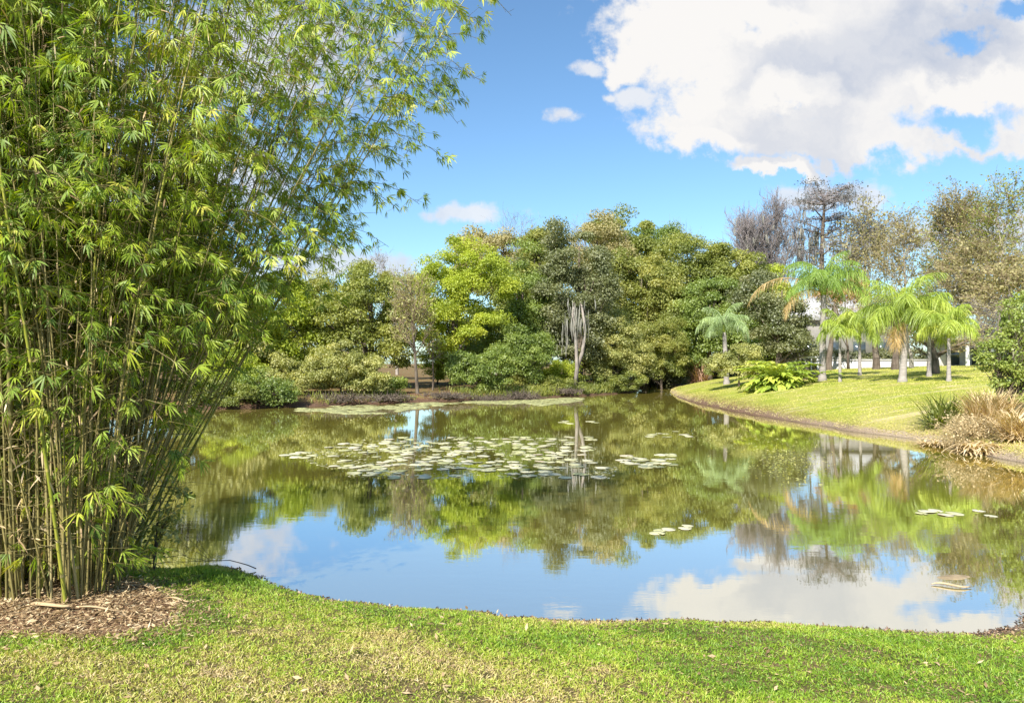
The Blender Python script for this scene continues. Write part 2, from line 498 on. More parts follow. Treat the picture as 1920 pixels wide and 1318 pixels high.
def ground_material():
    m, g = mat_base('ground')
    geo = g.new('ShaderNodeNewGeometry')
    p = geo.outputs['Position']
    x, y, z = g.sep(p)[:3]
    dist = g.new('ShaderNodeAttribute', attribute_name='shore').outputs['Fac']
    n_big = g.noise(p, 0.55, 4, 0.6)
    n_mid = g.noise(p, 3.0, 5, 0.65)
    n_fine = g.noise(p, 38.0, 5, 0.7)
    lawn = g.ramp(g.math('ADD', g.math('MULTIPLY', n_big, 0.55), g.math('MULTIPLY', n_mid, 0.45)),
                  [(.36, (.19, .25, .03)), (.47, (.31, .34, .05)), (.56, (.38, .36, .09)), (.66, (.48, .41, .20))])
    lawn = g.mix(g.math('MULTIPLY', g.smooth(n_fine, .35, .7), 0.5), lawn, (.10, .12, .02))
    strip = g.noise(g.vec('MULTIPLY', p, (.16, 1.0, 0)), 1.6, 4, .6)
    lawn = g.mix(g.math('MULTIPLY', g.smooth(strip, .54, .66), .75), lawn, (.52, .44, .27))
    near = g.mix(g.smooth(n_mid, .38, .62), (.10, .10, .03), (.22, .16, .08))
    near = g.mix(g.math('MULTIPLY', g.smooth(n_fine, .40, .65), 0.6), near, (.09, .07, .03))
    wnear = g.smooth(y, 9.0, 11.0, 1.0, 0.0)
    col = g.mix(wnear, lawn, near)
    # woodland floor beyond the pond
    wood = g.mix(g.smooth(n_mid, .4, .62), (.17, .095, .05), (.15, .13, .045))
    wood = g.mix(g.smooth(n_fine, .5, .7), wood, (.32, .21, .12))
    edge = g.math('SUBTRACT', g.math('SUBTRACT', x, 10.8), g.math('MULTIPLY', g.math('MAXIMUM', g.math('SUBTRACT', y, 52), 0.0), .28))
    wwood = g.math('MULTIPLY', g.smooth(edge, -1.0, 1.0, 1.0, 0.0), g.math('SUBTRACT', 1.0, wnear))
    col = g.mix(wwood, col, wood)
    # dry right bank
    dry = g.math('MULTIPLY', g.smooth(g.math('ADD', y, g.math('MULTIPLY', n_mid, 5.0)), 22, 26, 1, 0), g.math('SUBTRACT', 1.0, wnear))
    col = g.mix(g.math('MULTIPLY', dry, .75), col, g.mix(n_fine, (.30, .22, .11), (.52, .40, .24)))
    # bare muddy rim at the water
    dd = g.math('ADD', dist, g.math('MULTIPLY', g.math('SUBTRACT', n_mid, 0.5), 0.6))
    rimw = g.math('ADD', g.math('MULTIPLY', wnear, -0.08), 0.36)
    rim = g.smooth(dd, g.math('MULTIPLY', rimw, .35), rimw, 1, 0)
    mud = g.mix(g.smooth(n_fine, .35, .65), (.20, .15, .10), (.48, .39, .28))
    mud = g.mix(wwood, mud, g.mix(g.smooth(n_fine, .4, .6), (.05, .03, .02), (.20, .12, .08)))
    col = g.mix(rim, col, mud)
    # leaf litter under the bamboo
    xs = g.math('ADD', g.math('ADD', x, 4.0), g.math('MULTIPLY', g.math('SUBTRACT', y, 5.7), .8))
    xs = g.math('ADD', g.math('DIVIDE', g.math('MAXIMUM', xs, 0.0), 1.35), g.math('DIVIDE', g.math('MINIMUM', xs, 0.0), 3.0))
    q = g.comb(xs, g.math('DIVIDE', g.math('SUBTRACT', y, 5.7), 1.05))
    lw = g.smooth(g.math('ADD', g.vec('LENGTH', q), g.math('MULTIPLY', g.math('SUBTRACT', n_mid, .5), .5)), .85, 1.12, 1, 0)
    lit = g.mix(g.smooth(n_fine, .35, .65), (.13, .065, .035), (.32, .20, .12))
    col = g.mix(lw, col, lit)
    wet = g.smooth(z, -0.01, 0.035, 0.45, 1.0)
    col = g.mix(1.0, col, g.comb(wet, wet, wet), 'MULTIPLY')
    b = g.new('ShaderNodeBsdfPrincipled'); g.put(b.inputs['Base Color'], col)
    b.inputs['Roughness'].default_value = 0.95; b.inputs['Specular IOR Level'].default_value = 0.1
    bp = g.new('ShaderNodeBump'); bp.inputs['Strength'].default_value = 0.7; bp.inputs['Distance'].default_value = 0.04
    g.put(bp.inputs['Height'], g.math('ADD', n_fine, n_mid)); g.put(b.inputs['Normal'], bp.outputs[0])
    o = g.new('ShaderNodeOutputMaterial'); g.put(o.inputs[0], b.outputs[0])
    return m


def build_ground():
    n = 460
    t = np.linspace(-5.7, 5.7, n)
    gx = 3.2 * np.sinh(t) + 0.0
    gy = 5.5 + 3.2 * np.sinh(np.linspace(-5.0, 5.9, n))
    X, Y = np.meshgrid(gx, gy)
    dist = np.full(X.shape, 60.0)
    mk = (np.abs(X) < 90) & (Y > -40) & (Y < 130)
    dist[mk] = shore_dist(X[mk], Y[mk])
    Z = ground(X, Y, dist)
    V = np.stack([X, Y, Z], -1).reshape(-1, 3)
    i = np.arange(n - 1); a = (i[:, None] * n + i[None]).ravel()
    Q = np.stack([a, a + 1, a + n + 1, a + n], 1)
    mb = MB(); mb.add(V, Q)
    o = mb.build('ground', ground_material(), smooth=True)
    at_ = o.data.attributes.new('shore', 'FLOAT', 'POINT')
    at_.data.foreach_set('value', dist.astype(np.float32).ravel())
    o['kind'] = 'structure'


build_ground()


def build_water():
    m, g = mat_base('pond_water')
    p = g.new('ShaderNodeNewGeometry').outputs['Position']
    y = g.sep(p)[1]
    st = g.vec('MULTIPLY', p, (1.0, 2.4, 1))
    n = g.math('ADD', g.noise(st, 2.2, 4, 0.55), g.math('MULTIPLY', g.noise(st, 9.0, 3, 0.5), 0.18))
    bp = g.new('ShaderNodeBump'); bp.inputs['Distance'].default_value = 0.02
    patch = g.smooth(g.noise(p, .25, 2), .42, .62, 0.015, 0.05)
    g.put(bp.inputs['Strength'], patch); g.put(bp.inputs['Height'], n)
    di = g.new('ShaderNodeBsdfDiffuse'); g.put(di.inputs[0], g.mix(g.noise(p, .2, 3), (.19, .165, .03), (.245, .21, .045)))
    gl = g.new('ShaderNodeBsdfGlossy'); gl.inputs['Roughness'].default_value = 0.015
    gl.inputs[0].default_value = (1, 1, 1, 1)
    g.put(gl.inputs['Normal'], bp.outputs[0])
    lw = g.new('ShaderNodeLayerWeight'); lw.inputs[0].default_value = 0.5
    fac = g.smooth(lw.outputs['Facing'], 0.2, 0.95, 0.62, 0.80)
    mx = g.new('ShaderNodeMixShader'); g.put(mx.inputs[0], fac)
    g.put(mx.inputs[1], di.outputs[0]); g.put(mx.inputs[2], gl.outputs[0])
    o = g.new('ShaderNodeOutputMaterial'); g.put(o.inputs[0], mx.outputs[0])
    mb = MB(); mb.add([(-45, 3, 0), (26, 3, 0), (26, 75, 0), (-45, 75, 0)], [(0, 1, 2, 3)])
    mb.build('pond_water', m)['kind'] = 'structure'


build_water()


# ------------------------------------------------------------------ trees
def px_size(px, Y):
    return px / 1300 * Y


def clump_points(cen, rc, per, flat=0.75):
    """leaf positions and outward directions round many clump centres"""
    n = len(cen)
    u = unit(n * per)
    u[:, 2] = np.where(u[:, 2] < -0.35, -u[:, 2], u[:, 2])
    r = np.repeat(rc, per) * (0.35 + 0.85 * R.random(n * per) ** 0.8)
    o = u * r[:, None] * np.array([1, 1, flat])
    return np.repeat(cen, per, 0) + o, u


def envelope_centres(ells, n):
    """clump centres spread through the outer half of several ellipsoids"""
    vol = np.array([e[3] * e[4] * e[5] for e in ells]) ** 0.75
    pick = R.choice(len(ells), n, p=vol / vol.sum())
    E = np.array(ells)[pick]
    u = unit(n)
    u[:, 1] -= 0.15
    r = R.uniform(0.45, 1.0, n) ** 0.6
    bump = 1 + 0.13 * np.sin(u[:, 0] * 5 + E[:, 0]) + 0.1 * np.sin(u[:, 2] * 7 + E[:, 2])
    return E[:, :3] + u * E[:, 3:6] * (r * bump)[:, None]


def crown_mesh(ells, leaf, clump, dens=1.0, flat=0.75, per=None):
    leaf = leaf * (.62 if leaf > .1 else 1)
    area = sum(4 * np.pi * ((e[3] * e[4]) ** 1.6 + (e[3] * e[5]) ** 1.6 + (e[4] * e[5]) ** 1.6) ** (1 / 1.6) / 3 ** (1 / 1.6) for e in ells)
    nleaf = int(min(85000, 2.3 * dens * area / (leaf * leaf * 0.42)))
    ca = 2.2 * np.pi * clump * clump
    nc = max(8, int(2.9 * area / ca))
    per = max(6, nleaf // nc)
    cen = envelope_centres(ells, nc)
    rc = clump * R.uniform(0.6, 1.25, nc)
    P, U = clump_points(cen, rc, per, flat)
    n = len(P)
    Nn = U + R.normal(size=(n, 3)) * 0.75 + np.array([0, 0, .2])
    D = R.normal(size=(n, 3)) + np.array([0, 0, -.3])
    D -= (D * Nn).sum(1, keepdims=True) / (Nn * Nn).sum(1, keepdims=True) * Nn
    v = np.clip(np.repeat(R.normal(0.5, 0.14, nc), per) + R.normal(0, 0.12, n), 0, 1)
    mb = MB()
    L = leaf * R.uniform(0.7, 1.35, n)
    mb.leaves(P, D, Nn, L, L * 0.62, v, 0.12)
    return mb, cen, rc


def trunk_mesh(base, top, r0, targets, k=8, lean=0.25, nlimb=10):
    mb = MB()
    base = np.array(base, float); top = np.array(top, float)
    t = np.linspace(0, 1, 9)[:, None]
    wob = np.cumsum(R.normal(size=(9, 3)) * [1, 1, 0], 0) * 0.025 * np.linalg.norm(top - base) * lean
    wob -= wob[0]
    P = base + (top - base) * t + wob
    P[0, 2] -= 0.25
    rr = r0 * (1.25 - 1.0 * t[:, 0]); rr[0] *= 1.35
    mb.tube(P, rr, k, R.uniform(.3, .7))
    if len(targets):
        idx = R.choice(len(targets), min(nlimb, len(targets)), replace=False)
        for j in idx:
            q = targets[j]
            tt = np.clip((q[2] - base[2]) / max(top[2] - base[2], .1) * 0.62 * R.uniform(.7, 1), 0.22, 0.92)
            s = P[0] + (P[-1] - P[0]) * tt
            kk = int(tt * 8); s = P[kk]
            u = np.linspace(0, 1, 5)[:, None]
            mid = (s + q) / 2 + np.array([0, 0, -0.08 * np.linalg.norm(q - s)]) + R.normal(size=3) * 0.08 * np.linalg.norm(q - s)
            B = s * (1 - u) ** 2 + 2 * mid * u * (1 - u) + q * u ** 2
            mb.tube(B, rr[kk] * 0.5 * (1.0 - 0.75 * u[:, 0]), 5, R.uniform(.3, .7), cap=False)
    return mb


def tree(name, label, cat, spec, leafmat, Y, base=None, leaf=0.24, clump=0.9, dens=1.0, r0=0.2, bark='bark', group=None, nlimb=12, depth=0.85, flat=.75, stems=None):
    """spec: list of (px, py, rx_px, ry_px[, dy]) ellipses seen in the picture at distance Y"""
    ells = []
    for s in spec:
        px, py, rx, ry = s[:4]
        dyy = s[4] if len(s) > 4 else 0.0
        c = at(px, py, Y + dyy)
        a, b = px_size(rx, Y + dyy), px_size(ry, Y + dyy)
        ells.append((c[0], c[1], c[2], a * 1.0, (a + b) / 2 * depth, b * 1.0))
    bx = at(base if base is not None else spec[0][0], 600, Y)[0]
    loc = (bx, Y, gz(bx, Y))
    o = empty(name, loc, label, cat, group)
    mb, cen, rc = crown_mesh(ells, leaf, clump, dens, flat)
    # keep foliage above the ground
    zmax = max(e[2] + e[5] * .3 for e in ells)
    tops = [at(base if base is not None else spec[0][0], 600, Y)] if stems is None else [at(p, 600, Y) for p in stems]
    tm = None
    tb = MB()
    for q in tops:
        c0 = np.array([np.mean([e[0] for e in ells]), np.mean([e[1] for e in ells]), 0])
        top = np.array([q[0] * .6 + c0[0] * .4, q[1], zmax])
        m_ = trunk_mesh((q[0], Y, loc[2]), top, r0, cen, nlimb=nlimb)
        tb.V += m_.V and [v for v in m_.V]
        off = tb.n
        tb.Q += [x + off for x in m_.Q]; tb.T += [x + off for x in m_.T]; tb.qv += m_.qv; tb.tv += m_.tv
        tb.n += m_.n
    tb.build('trunk', M[bark], o, smooth=True)
    mb.build('crown', M[leafmat], o)
    return o


def grow(S0, D0, L0, r0, nseg, wob, up, taper=0.35):
    """curved branches; returns segment arrays and the polyline points"""
    n = len(S0)
    P = S0.copy(); D = D0 / np.linalg.norm(D0, axis=1, keepdims=True)
    pts = [P.copy()]; dirs = [D.copy()]
    st = (L0 / nseg)[:, None]
    for k in range(nseg):
        D = D + R.normal(size=(n, 3)) * wob + np.array([0, 0, 1.]) * up
        D /= np.linalg.norm(D, axis=1, keepdims=True)
        P = P + D * st
        pts.append(P.copy()); dirs.append(D.copy())
    pts = np.array(pts); dirs = np.array(dirs)
    f = np.linspace(1, taper, nseg + 1)
    rr = f[:, None] * r0[None]
    return pts, dirs, rr


def spawn(pts, dirs, rr, per, tmin, spread, lfun, rs_=0.5):
    """children from positions along the parents"""
    k, n = pts.shape[:2]
    m = n * per
    par = np.repeat(np.arange(n), per)
    t = R.uniform(tmin, 0.999, m) * (k - 1)
    i = np.minimum(t.astype(int), k - 2); fr = (t - i)[:, None]
    Sx = pts[i, par] * (1 - fr) + pts[i + 1, par] * fr
    Dp = dirs[i + 1, par]
    u = R.normal(size=(m, 3)); u -= (u * Dp).sum(1, keepdims=True) * Dp
    u /= np.linalg.norm(u, axis=1, keepdims=True)
    D = Dp + u * spread * R.uniform(.6, 1.3, m)[:, None]
    r = rr[i, par] * rs_
    return Sx, D, lfun(t / (k - 1), m), r, par


def bare_tree(name, label, cat, px, Y, top, wpx, twig='grey_twig', bark='pale_bark', leafmat=None, leaf=.2, nleaf=0, per=(16, 9, 6), up=(0.0, .12, .12),
              spread=(.9, .8, .8), r0=.2, tmin=.3, group=None, basepy=None, moss=0, stems=1, lens=(.33, .16, .07), thick=1.0, leaf_top=0.0, cap_py=None):
    bp = hit(px, basepy) if basepy else None
    if bp is not None: x, Y = bp[0], bp[1]
    else: x = at(px, 600, Y)[0]
    z0 = gz(x, Y)
    H = at(px, top, Y)[2] - z0
    Wd = px_size(wpx, Y)
    o = empty(name, (x, Y, z0), label, cat, group)
    S0 = np.array([[R.normal() * .25 * (stems > 1), R.normal() * .25 * (stems > 1), -0.2] for _ in range(stems)])
    D0 = np.array([[R.normal() * .10 * (stems > 1), R.normal() * .1 * (stems > 1), 1.0] for _ in range(stems)])
    L0 = np.full(stems, H * .93) * R.uniform(.85, 1, stems)
    tk = MB(); tw = MB()
    p0, d0, q0 = grow(S0, D0, L0, np.full(stems, r0), 10, .05, .03, .15)
    lf = lambda s: (lambda t, m: H * s * (1.15 - .75 * t) * R.uniform(.6, 1.3, m))
    a = spawn(p0, d0, q0, per[0], tmin, spread[0], lf(lens[0]), .45)
    p1, d1, q1 = grow(a[0], a[1], a[2], a[3], 6, .14, up[0], .3)
    b = spawn(p1, d1, q1, per[1], .25, spread[1], lambda t, m: H * lens[1] * R.uniform(.5, 1.3, m), .5)
    p2, d2, q2 = grow(b[0], b[1], b[2], np.maximum(b[3], .012 * thick), 4, .18, up[1], .4)
    c = spawn(p2, d2, q2, per[2], .2, spread[2], lambda t, m: H * lens[2] * R.uniform(.5, 1.3, m), .5)
    p3, d3, q3 = grow(c[0], c[1], c[2], np.maximum(c[3], .009 * thick), 3, .2, up[2], .5)
    lv = [p0, p1, p2, p3]
    # fit the spread to the picture
    allx = np.concatenate([q.reshape(-1, 3) for q in lv])
    sx = Wd / max(1e-3, np.percentile(allx[:, 0], 99.3) - np.percentile(allx[:, 0], .7))
    sz = H / max(1e-3, np.percentile(allx[:, 2], 99.8))
    for q in lv:
        q[..., 0] *= sx; q[..., 1] *= sx; q[..., 2] *= sz
        q += np.array([x, Y, z0])
    for q, r_, mbx, kk in ((p0, q0, tk, 8), (p1, q1, tk, 5), (p2, q2, tw, 3), (p3, q3, tw, 3)):
        for i in range(len(q) - 1):
            mbx.segs(q[i], q[i + 1], r_[i], r_[i + 1], kk, R.uniform(.3, .8))
    tk.build('trunk', M[bark], o)
    tw.build('twigs', M[twig], o)
    if nleaf:
        i = R.integers(0, len(p3), nleaf); j = R.integers(0, p3.shape[1], nleaf)
        P = p3[i, j] + R.normal(size=(nleaf, 3)) * leaf * .8
        if leaf_top: P = P[P[:, 2] > z0 + H * leaf_top]
        n = len(P)
        mb = MB(); L = leaf * R.uniform(.6, 1.4, n)
        mb.leaves(P, R.normal(size=(n, 3)), unit(n) + np.array([0, 0, .5]), L, L * .6, np.clip(R.normal(.5, .2, n), 0, 1))
        mb.build('crown', M[leafmat], o)
    if moss:
        i = R.integers(0, p2.shape[1], moss)
        P = p2[R.integers(1, len(p2), moss), i]
        mb = MB()
        L = R.uniform(.4, 1.6, moss) * (H / 18)
        for k in range(5):
            off = R.normal(size=(moss, 3)) * np.array([.09, .09, .1])
            mb.blades(P + off, np.tile([0, 0, -1.], (moss, 1)) + R.normal(size=(moss, 3)) * .06, L * R.uniform(.5, 1, moss), R.uniform(.05, .13, moss), np.clip(R.normal(.5, .2, moss), 0, 1), 0)
        mb.build('hanging_moss', M['moss'], o)['kind'] = 'stuff'
    return o


exec_trees = True
# --- behind the bamboo and along the far bank, left to right
tree('leafy_tree', 'mid green tree on the far bank, leftmost, seen only through the bamboo stems', 'tree', [(-60, 520, 190, 150), (0, 640, 160, 90)], 'green', 36, -40, leaf=.3, clump=1.1, group='trees behind the bamboo')
tree('leafy_tree', 'golden olive tree on the far bank seen through the dense middle of the bamboo', 'tree', [(170, 500, 150, 150), (150, 640, 150, 80)], 'gold', 40, 170, leaf=.3, clump=1.1, group='trees behind the bamboo')
tree('leafy_tree', 'pale yellow green tree on the far bank just behind the rightmost bamboo stems', 'tree', [(350, 540, 130, 120), (370, 650, 110, 80)], 'pale', 38, 350, leaf=.28, clump=1.0, group='trees behind the bamboo')
tree('leafy_tree', 'yellow green tree on the far bank showing below the drooping bamboo sprays', 'tree', [(500, 590, 85, 85), (470, 670, 75, 55), (560, 640, 50, 60)], 'lime', 41, 500, leaf=.24, clump=.8)
tree('leafy_tree', 'olive green tree behind the pale rounded bank shrub, its top tinged orange', 'tree', [(690, 570, 70, 62), (630, 610, 62, 60), (735, 630, 45, 60), (670, 660, 90, 45)], 'olive', 42, 700, leaf=.22, clump=.75)
tree('leafy_tree', 'small golden topped tree peeping over the olive green tree left of the lime tree', 'tree', [(700, 540, 42, 38), (590, 560, 60, 45)], 'gold', 50, 690, leaf=.22, clump=.7)
tree('lime_tree', 'bright lime yellow tree standing beyond the slim leafless trunk on the far bank', 'tree',
     [(880, 500, 62, 48), (825, 545, 58, 55), (905, 560, 58, 60), (850, 610, 66, 50), (800, 600, 34, 60)], 'lime', 46, 850, leaf=.2, clump=.7, dens=.95, r0=.16)
tree('leafy_tree', 'grey green tree between the lime tree and the dark mossy oak', 'tree', [(985, 560, 50, 90), (960, 640, 66, 70), (1000, 640, 40, 60)], 'green', 50, 975, leaf=.22, clump=.8)
tree('leafy_tree', 'brown green domed tree rising behind the lime tree and below the bare grey twigs', 'tree', [(950, 500, 80, 70), (900, 480, 50, 45), (1010, 500, 50, 55)], 'tan', 62, 950, leaf=.3, clump=1.0)
tree('leafy_tree', 'golden tree with a leafy top between the brown domed tree and the dark oak', 'tree', [(1030, 480, 45, 50), (1000, 530, 40, 60)], 'gold', 60, 1010, leaf=.28, clump=.9)
tree('oak_tree', 'dark grey green oak with pale moss hanging beside its whitish trunk', 'tree', [(1075, 480, 58, 62), (1050, 560, 48, 70), (1120, 540, 35, 70), (1080, 625, 45, 60)], 'dark', 49, 1085, leaf=.22, clump=.75, dens=.85, r0=.2)
oak = C.objects.get('oak_tree')
mb_ = MB()
for px_, py_, k_, ln_ in [(1076, 590, 46, 1.4), (1066, 606, 20, 1.0), (1088, 600, 24, 1.3), (1058, 640, 14, .8), (1098, 572, 12, .8), (1072, 570, 16, .9)]:
    q_ = at(px_, py_, 46.3) + R.normal(size=(k_, 3)) * np.array([.28, .3, .35])
    mb_.blades(q_, np.tile([0, 0, -1.], (k_, 1)) + R.normal(size=(k_, 3)) * .05, ln_ * R.uniform(.5, 1.1, k_), R.uniform(.025, .06, k_), np.clip(R.normal(.75, .25, k_), 0, 1), 0)
mb_.build('hanging_moss', M['moss'], oak)['kind'] = 'stuff'
mb_ = MB(); q_ = np.array([at(1078, 728, 46.8), at(1082, 690, 46.6), at(1080, 640, 46.5), at(1074, 590, 46.6), at(1078, 560, 48)]); mb_.tube(q_, [.17, .13, .11, .09, .04], 8, .0)
q_ = np.array([at(1080, 700, 46.9), at(1092, 660, 46.6), at(1098, 620, 46.8), at(1090, 570, 47)]); mb_.tube(q_, [.13, .12, .1, .07], 7, .0)
mb_.build('pale_stem', M['pale_bark'], oak, smooth=True)
tree('leafy_tree', 'tall yellow green tree, highest crown of the wood, right of the dark oak', 'tree', [(1165, 460, 62, 62), (1210, 500, 60, 60), (1130, 500, 40, 60)], 'olive', 72, 1165, leaf=.32, clump=1.2)
tree('leafy_tree', 'golden brown rounded tree in the middle of the wood, front of the tallest crown', 'tree', [(1200, 540, 68, 62), (1150, 560, 45, 55), (1250, 590, 60, 62)], 'gold', 62, 1210, leaf=.28, clump=1.0)
tree('leafy_tree', 'broad olive crown at the right end of the wood, sloping down to the bare cypress', 'tree', [(1300, 490, 66, 56), (1365, 520, 62, 55), (1270, 540, 50, 50), (1400, 570, 50, 55)], 'olive', 66, 1320, leaf=.3, clump=1.05)
tree('leafy_tree', 'shadowy green tree filling the middle right of the wood behind the pale small palm', 'tree', [(1330, 590, 70, 66), (1400, 620, 70, 60), (1290, 640, 45, 60)], 'green', 60, 1330, leaf=.26, clump=.9)
tree('leafy_tree', 'deep green rounded tree at the wood edge left of the palm with the dead frond', 'tree', [(1460, 615, 55, 62), (1425, 560, 42, 46), (1490, 650, 34, 40)], 'dark', 52, 1460, leaf=.24, clump=.8)
tree('leafy_tree', 'slender leafy tree breaking the skyline between the tallest crown and the broad olive crown', 'tree', [(1245, 460, 38, 32), (1195, 440, 30, 28)], 'green', 76, 1240, leaf=.3, clump=.8, dens=.8)
for (px_, py_, rx_, ry_, Yw, mt, lab) in [
        (420, 640, 110, 95, 47, 'olive', 'olive filler tree far back behind the bamboo edge'),
        (600, 640, 90, 95, 52, 'gold', 'golden green tree far back between the yellow green and olive green trees'),
        (900, 640, 80, 70, 54, 'olive', 'shaded olive tree directly behind the lime tree'),
        (960, 600, 70, 110, 58, 'olive', 'olive tree with a tall narrow crown behind the grey green tree'),
        (1060, 600, 80, 100, 60, 'dark', 'dark tree behind the mossy oak'),
        (1120, 470, 50, 60, 66, 'tan', 'brownish tree crown over the right shoulder of the mossy oak'),
        (1130, 620, 70, 100, 64, 'olive', 'olive tree rising behind the light green bushy tree'),
        (1210, 640, 80, 90, 67, 'dark', 'dark tree deep in the wood above the channel mouth'),
        (1300, 620, 80, 100, 68, 'dark', 'dark tree deep in the wood behind the shadowy green tree'),
        (1390, 600, 80, 90, 70, 'green', 'green tree deep in the wood behind the small pale palm'),
        (1440, 560, 46, 55, 72, 'lime', 'yellow green crown just behind the deep green rounded tree')]:
    tree('wood_tree', lab, 'tree', [(px_, py_, rx_, ry_), (px_ + 25, py_ + 25, rx_ * .8, ry_ * .7)], mt, Yw, leaf=.32, clump=1.1, dens=.8, group='trees deeper in the wood')
# --- front row of the wood: shrubs and small trees on the bank
tree('bank_shrub', 'pale yellow leaved rounded shrub overhanging the far bank nearest the bamboo', 'shrub', [(640, 690, 70, 36), (600, 700, 45, 32), (685, 712, 42, 26), (655, 668, 30, 22)], 'pale', 37.5, 640, leaf=.15, clump=.42, r0=.06)
tree('bank_shrub', 'low dark green shrub at the waterline under the lime tree', 'shrub', [(900, 700, 52, 30), (870, 690, 35, 30), (930, 690, 34, 34)], 'green', 42, 900, leaf=.16, clump=.45, r0=.06)
tree('bank_shrub', 'tall grey green shrub right of the lime tree shrub, against shaded trunks', 'shrub', [(1000, 670, 45, 46), (965, 650, 30, 40)], 'green', 45, 1000, leaf=.18, clump=.5, r0=.08)
tree('bank_shrub', 'light green bushy tree on the bank right of the mossy oak trunk', 'shrub', [(1150, 640, 48, 58), (1120, 670, 34, 42), (1180, 665, 36, 46)], 'pale', 50, 1150, leaf=.18, clump=.55, r0=.09)
tree('bank_shrub', 'golden leaved bushy tree over the dark channel mouth', 'shrub', [(1245, 640, 40, 44), (1215, 670, 32, 38), (1262, 672, 28, 34)], 'gold', 57, 1240, leaf=.18, clump=.55, r0=.09)
tree('bank_shrub', 'dark green low thicket hanging over the channel mouth', 'shrub', [(1225, 692, 52, 22), (1270, 690, 34, 26)], 'dark', 61, 1230, leaf=.2, clump=.5, r0=.06)
tree('bank_shrub', 'olive bush hugging the waterline behind the lowest right bamboo stems', 'shrub', [(430, 738, 60, 22), (380, 735, 50, 26)], 'olive', 33.2, 420, leaf=.15, clump=.35, r0=.04)
tree('bank_shrub', 'small green shrub on the left bank close to the waterline beneath the bamboo tips', 'shrub', [(470, 725, 48, 26), (520, 735, 40, 20)], 'green', 33.8, 480, leaf=.15, clump=.4, r0=.05)
tree('bank_shrub', 'low green ground shrub right of the pale rounded shrub, on bare leaf mould', 'shrub', [(730, 722, 34, 14), (700, 716, 26, 16)], 'green', 39, 720, leaf=.15, clump=.35, r0=.04)
tree('bank_shrub', 'rounded light olive bush overhanging the water at the far left bank', 'shrub', [(560, 715, 40, 30), (530, 700, 34, 34)], 'pale', 36.2, 555, leaf=.15, clump=.4, r0=.05)
tree('bank_shrub', 'fresh green bush on the far bank half hidden by the lowest bamboo sprays', 'shrub', [(440, 700, 50, 44), (410, 720, 40, 34)], 'lime', 35.6, 430, leaf=.15, clump=.4, r0=.05)
tree('bank_shrub', 'low soft green shrubs along the bank between the grey mound and the oak stem', 'shrub', [(1040, 722, 46, 12), (985, 716, 30, 16)], 'olive', 45.6, 1030, leaf=.15, clump=.35, r0=.04)
tree('bank_shrub', 'low olive shrub trailing along the bank right of the oak stem', 'shrub', [(1130, 718, 46, 14), (1180, 716, 40, 14)], 'olive', 49.5, 1140, leaf=.15, clump=.35, r0=.04)
tree('bank_shrub', 'yellow green sapling thicket left of the mossy oak base', 'shrub', [(1060, 700, 30, 24), (1030, 705, 24, 18)], 'lime', 48, 1055, leaf=.16, clump=.4, r0=.05)
tree('bank_shrub', 'bright yellow bush lit between the two slim trunks', 'shrub', [(815, 680, 30, 30), (840, 690, 26, 22)], 'lime', 47, 820, leaf=.16, clump=.4, r0=.05)
tree('bank_shrub', 'broad grey green bush around the base of the small pale palm', 'shrub', [(1390, 676, 46, 26), (1350, 688, 36, 20), (1415, 690, 30, 18)], 'pale', 41, 1385, leaf=.15, clump=.4, r0=.05)
tree('leafy_tree', 'small rust orange tree seen between the two big palms', 'tree', [(1590, 545, 40, 22), (1560, 555, 28, 18)], 'rust', 52, 1590, leaf=.2, clump=.5, dens=.6, r0=.08)
# --- leafless and thin trees
bare_tree('bare_tree', 'slim leafless tree with pale upright twigs, left of the lime tree', 'tree', 783, 39, 500, 85, 'brown_twig', 'bark', 'pale', .12, 1600, (26, 9, 5), r0=.11, tmin=.38, basepy=738, lens=(.28, .14, .06), up=(.12, .1, .08))
bare_tree('bare_tree', 'thin dark sapling trunk just right of the slim leafless tree', 'tree', 811, 40, 600, 40, 'brown_twig', 'bark', 'lime', .12, 500, (12, 6, 4), r0=.06, tmin=.5, basepy=732, lens=(.25, .12, .06))
bare_tree('bare_tree', 'grey twiggy treetop rising above the brown domed tree', 'tree', 930, 70, 398, 130, 'grey_twig', 'pale_bark', None, .2, 0, (22, 10, 7), r0=.2, tmin=.45, lens=(.3, .13, .06), up=(.1, .1, .1))
bare_tree('bare_tree', 'grey twiggy treetop just left of the tallest yellow green crown', 'tree', 1090, 72, 405, 110, 'grey_twig', 'pale_bark', None, .2, 0, (20, 10, 6), r0=.2, tmin=.5, lens=(.28, .12, .06), up=(.1, .1, .1))
bare_tree('bare_tree', 'thin bare treetop above the right shoulder of the wood', 'tree', 1290, 78, 415, 90, 'grey_twig', 'pale_bark', None, .2, 0, (18, 9, 6), r0=.2, tmin=.5, lens=(.26, .12, .06))
bare_tree('bare_tree', 'faint wispy bare tree against the sky left of the lime tree', 'tree', 745, 66, 462, 70, 'grey_twig', 'pale_bark', 'moss', .2, 300, (18, 9, 5), r0=.16, tmin=.4, lens=(.25, .12, .06), up=(.15, .1, .1))
bare_tree('cypress', 'dense grey leafless cypress with many upright stems beyond the wood edge', 'tree', 1418, 88, 372, 115, 'grey_twig', 'pale_bark', None, .2, 0, (26, 11, 6), r0=.2, tmin=.25, stems=7, lens=(.26, .12, .05), up=(.22, .14, .10), moss=220, thick=2.4)
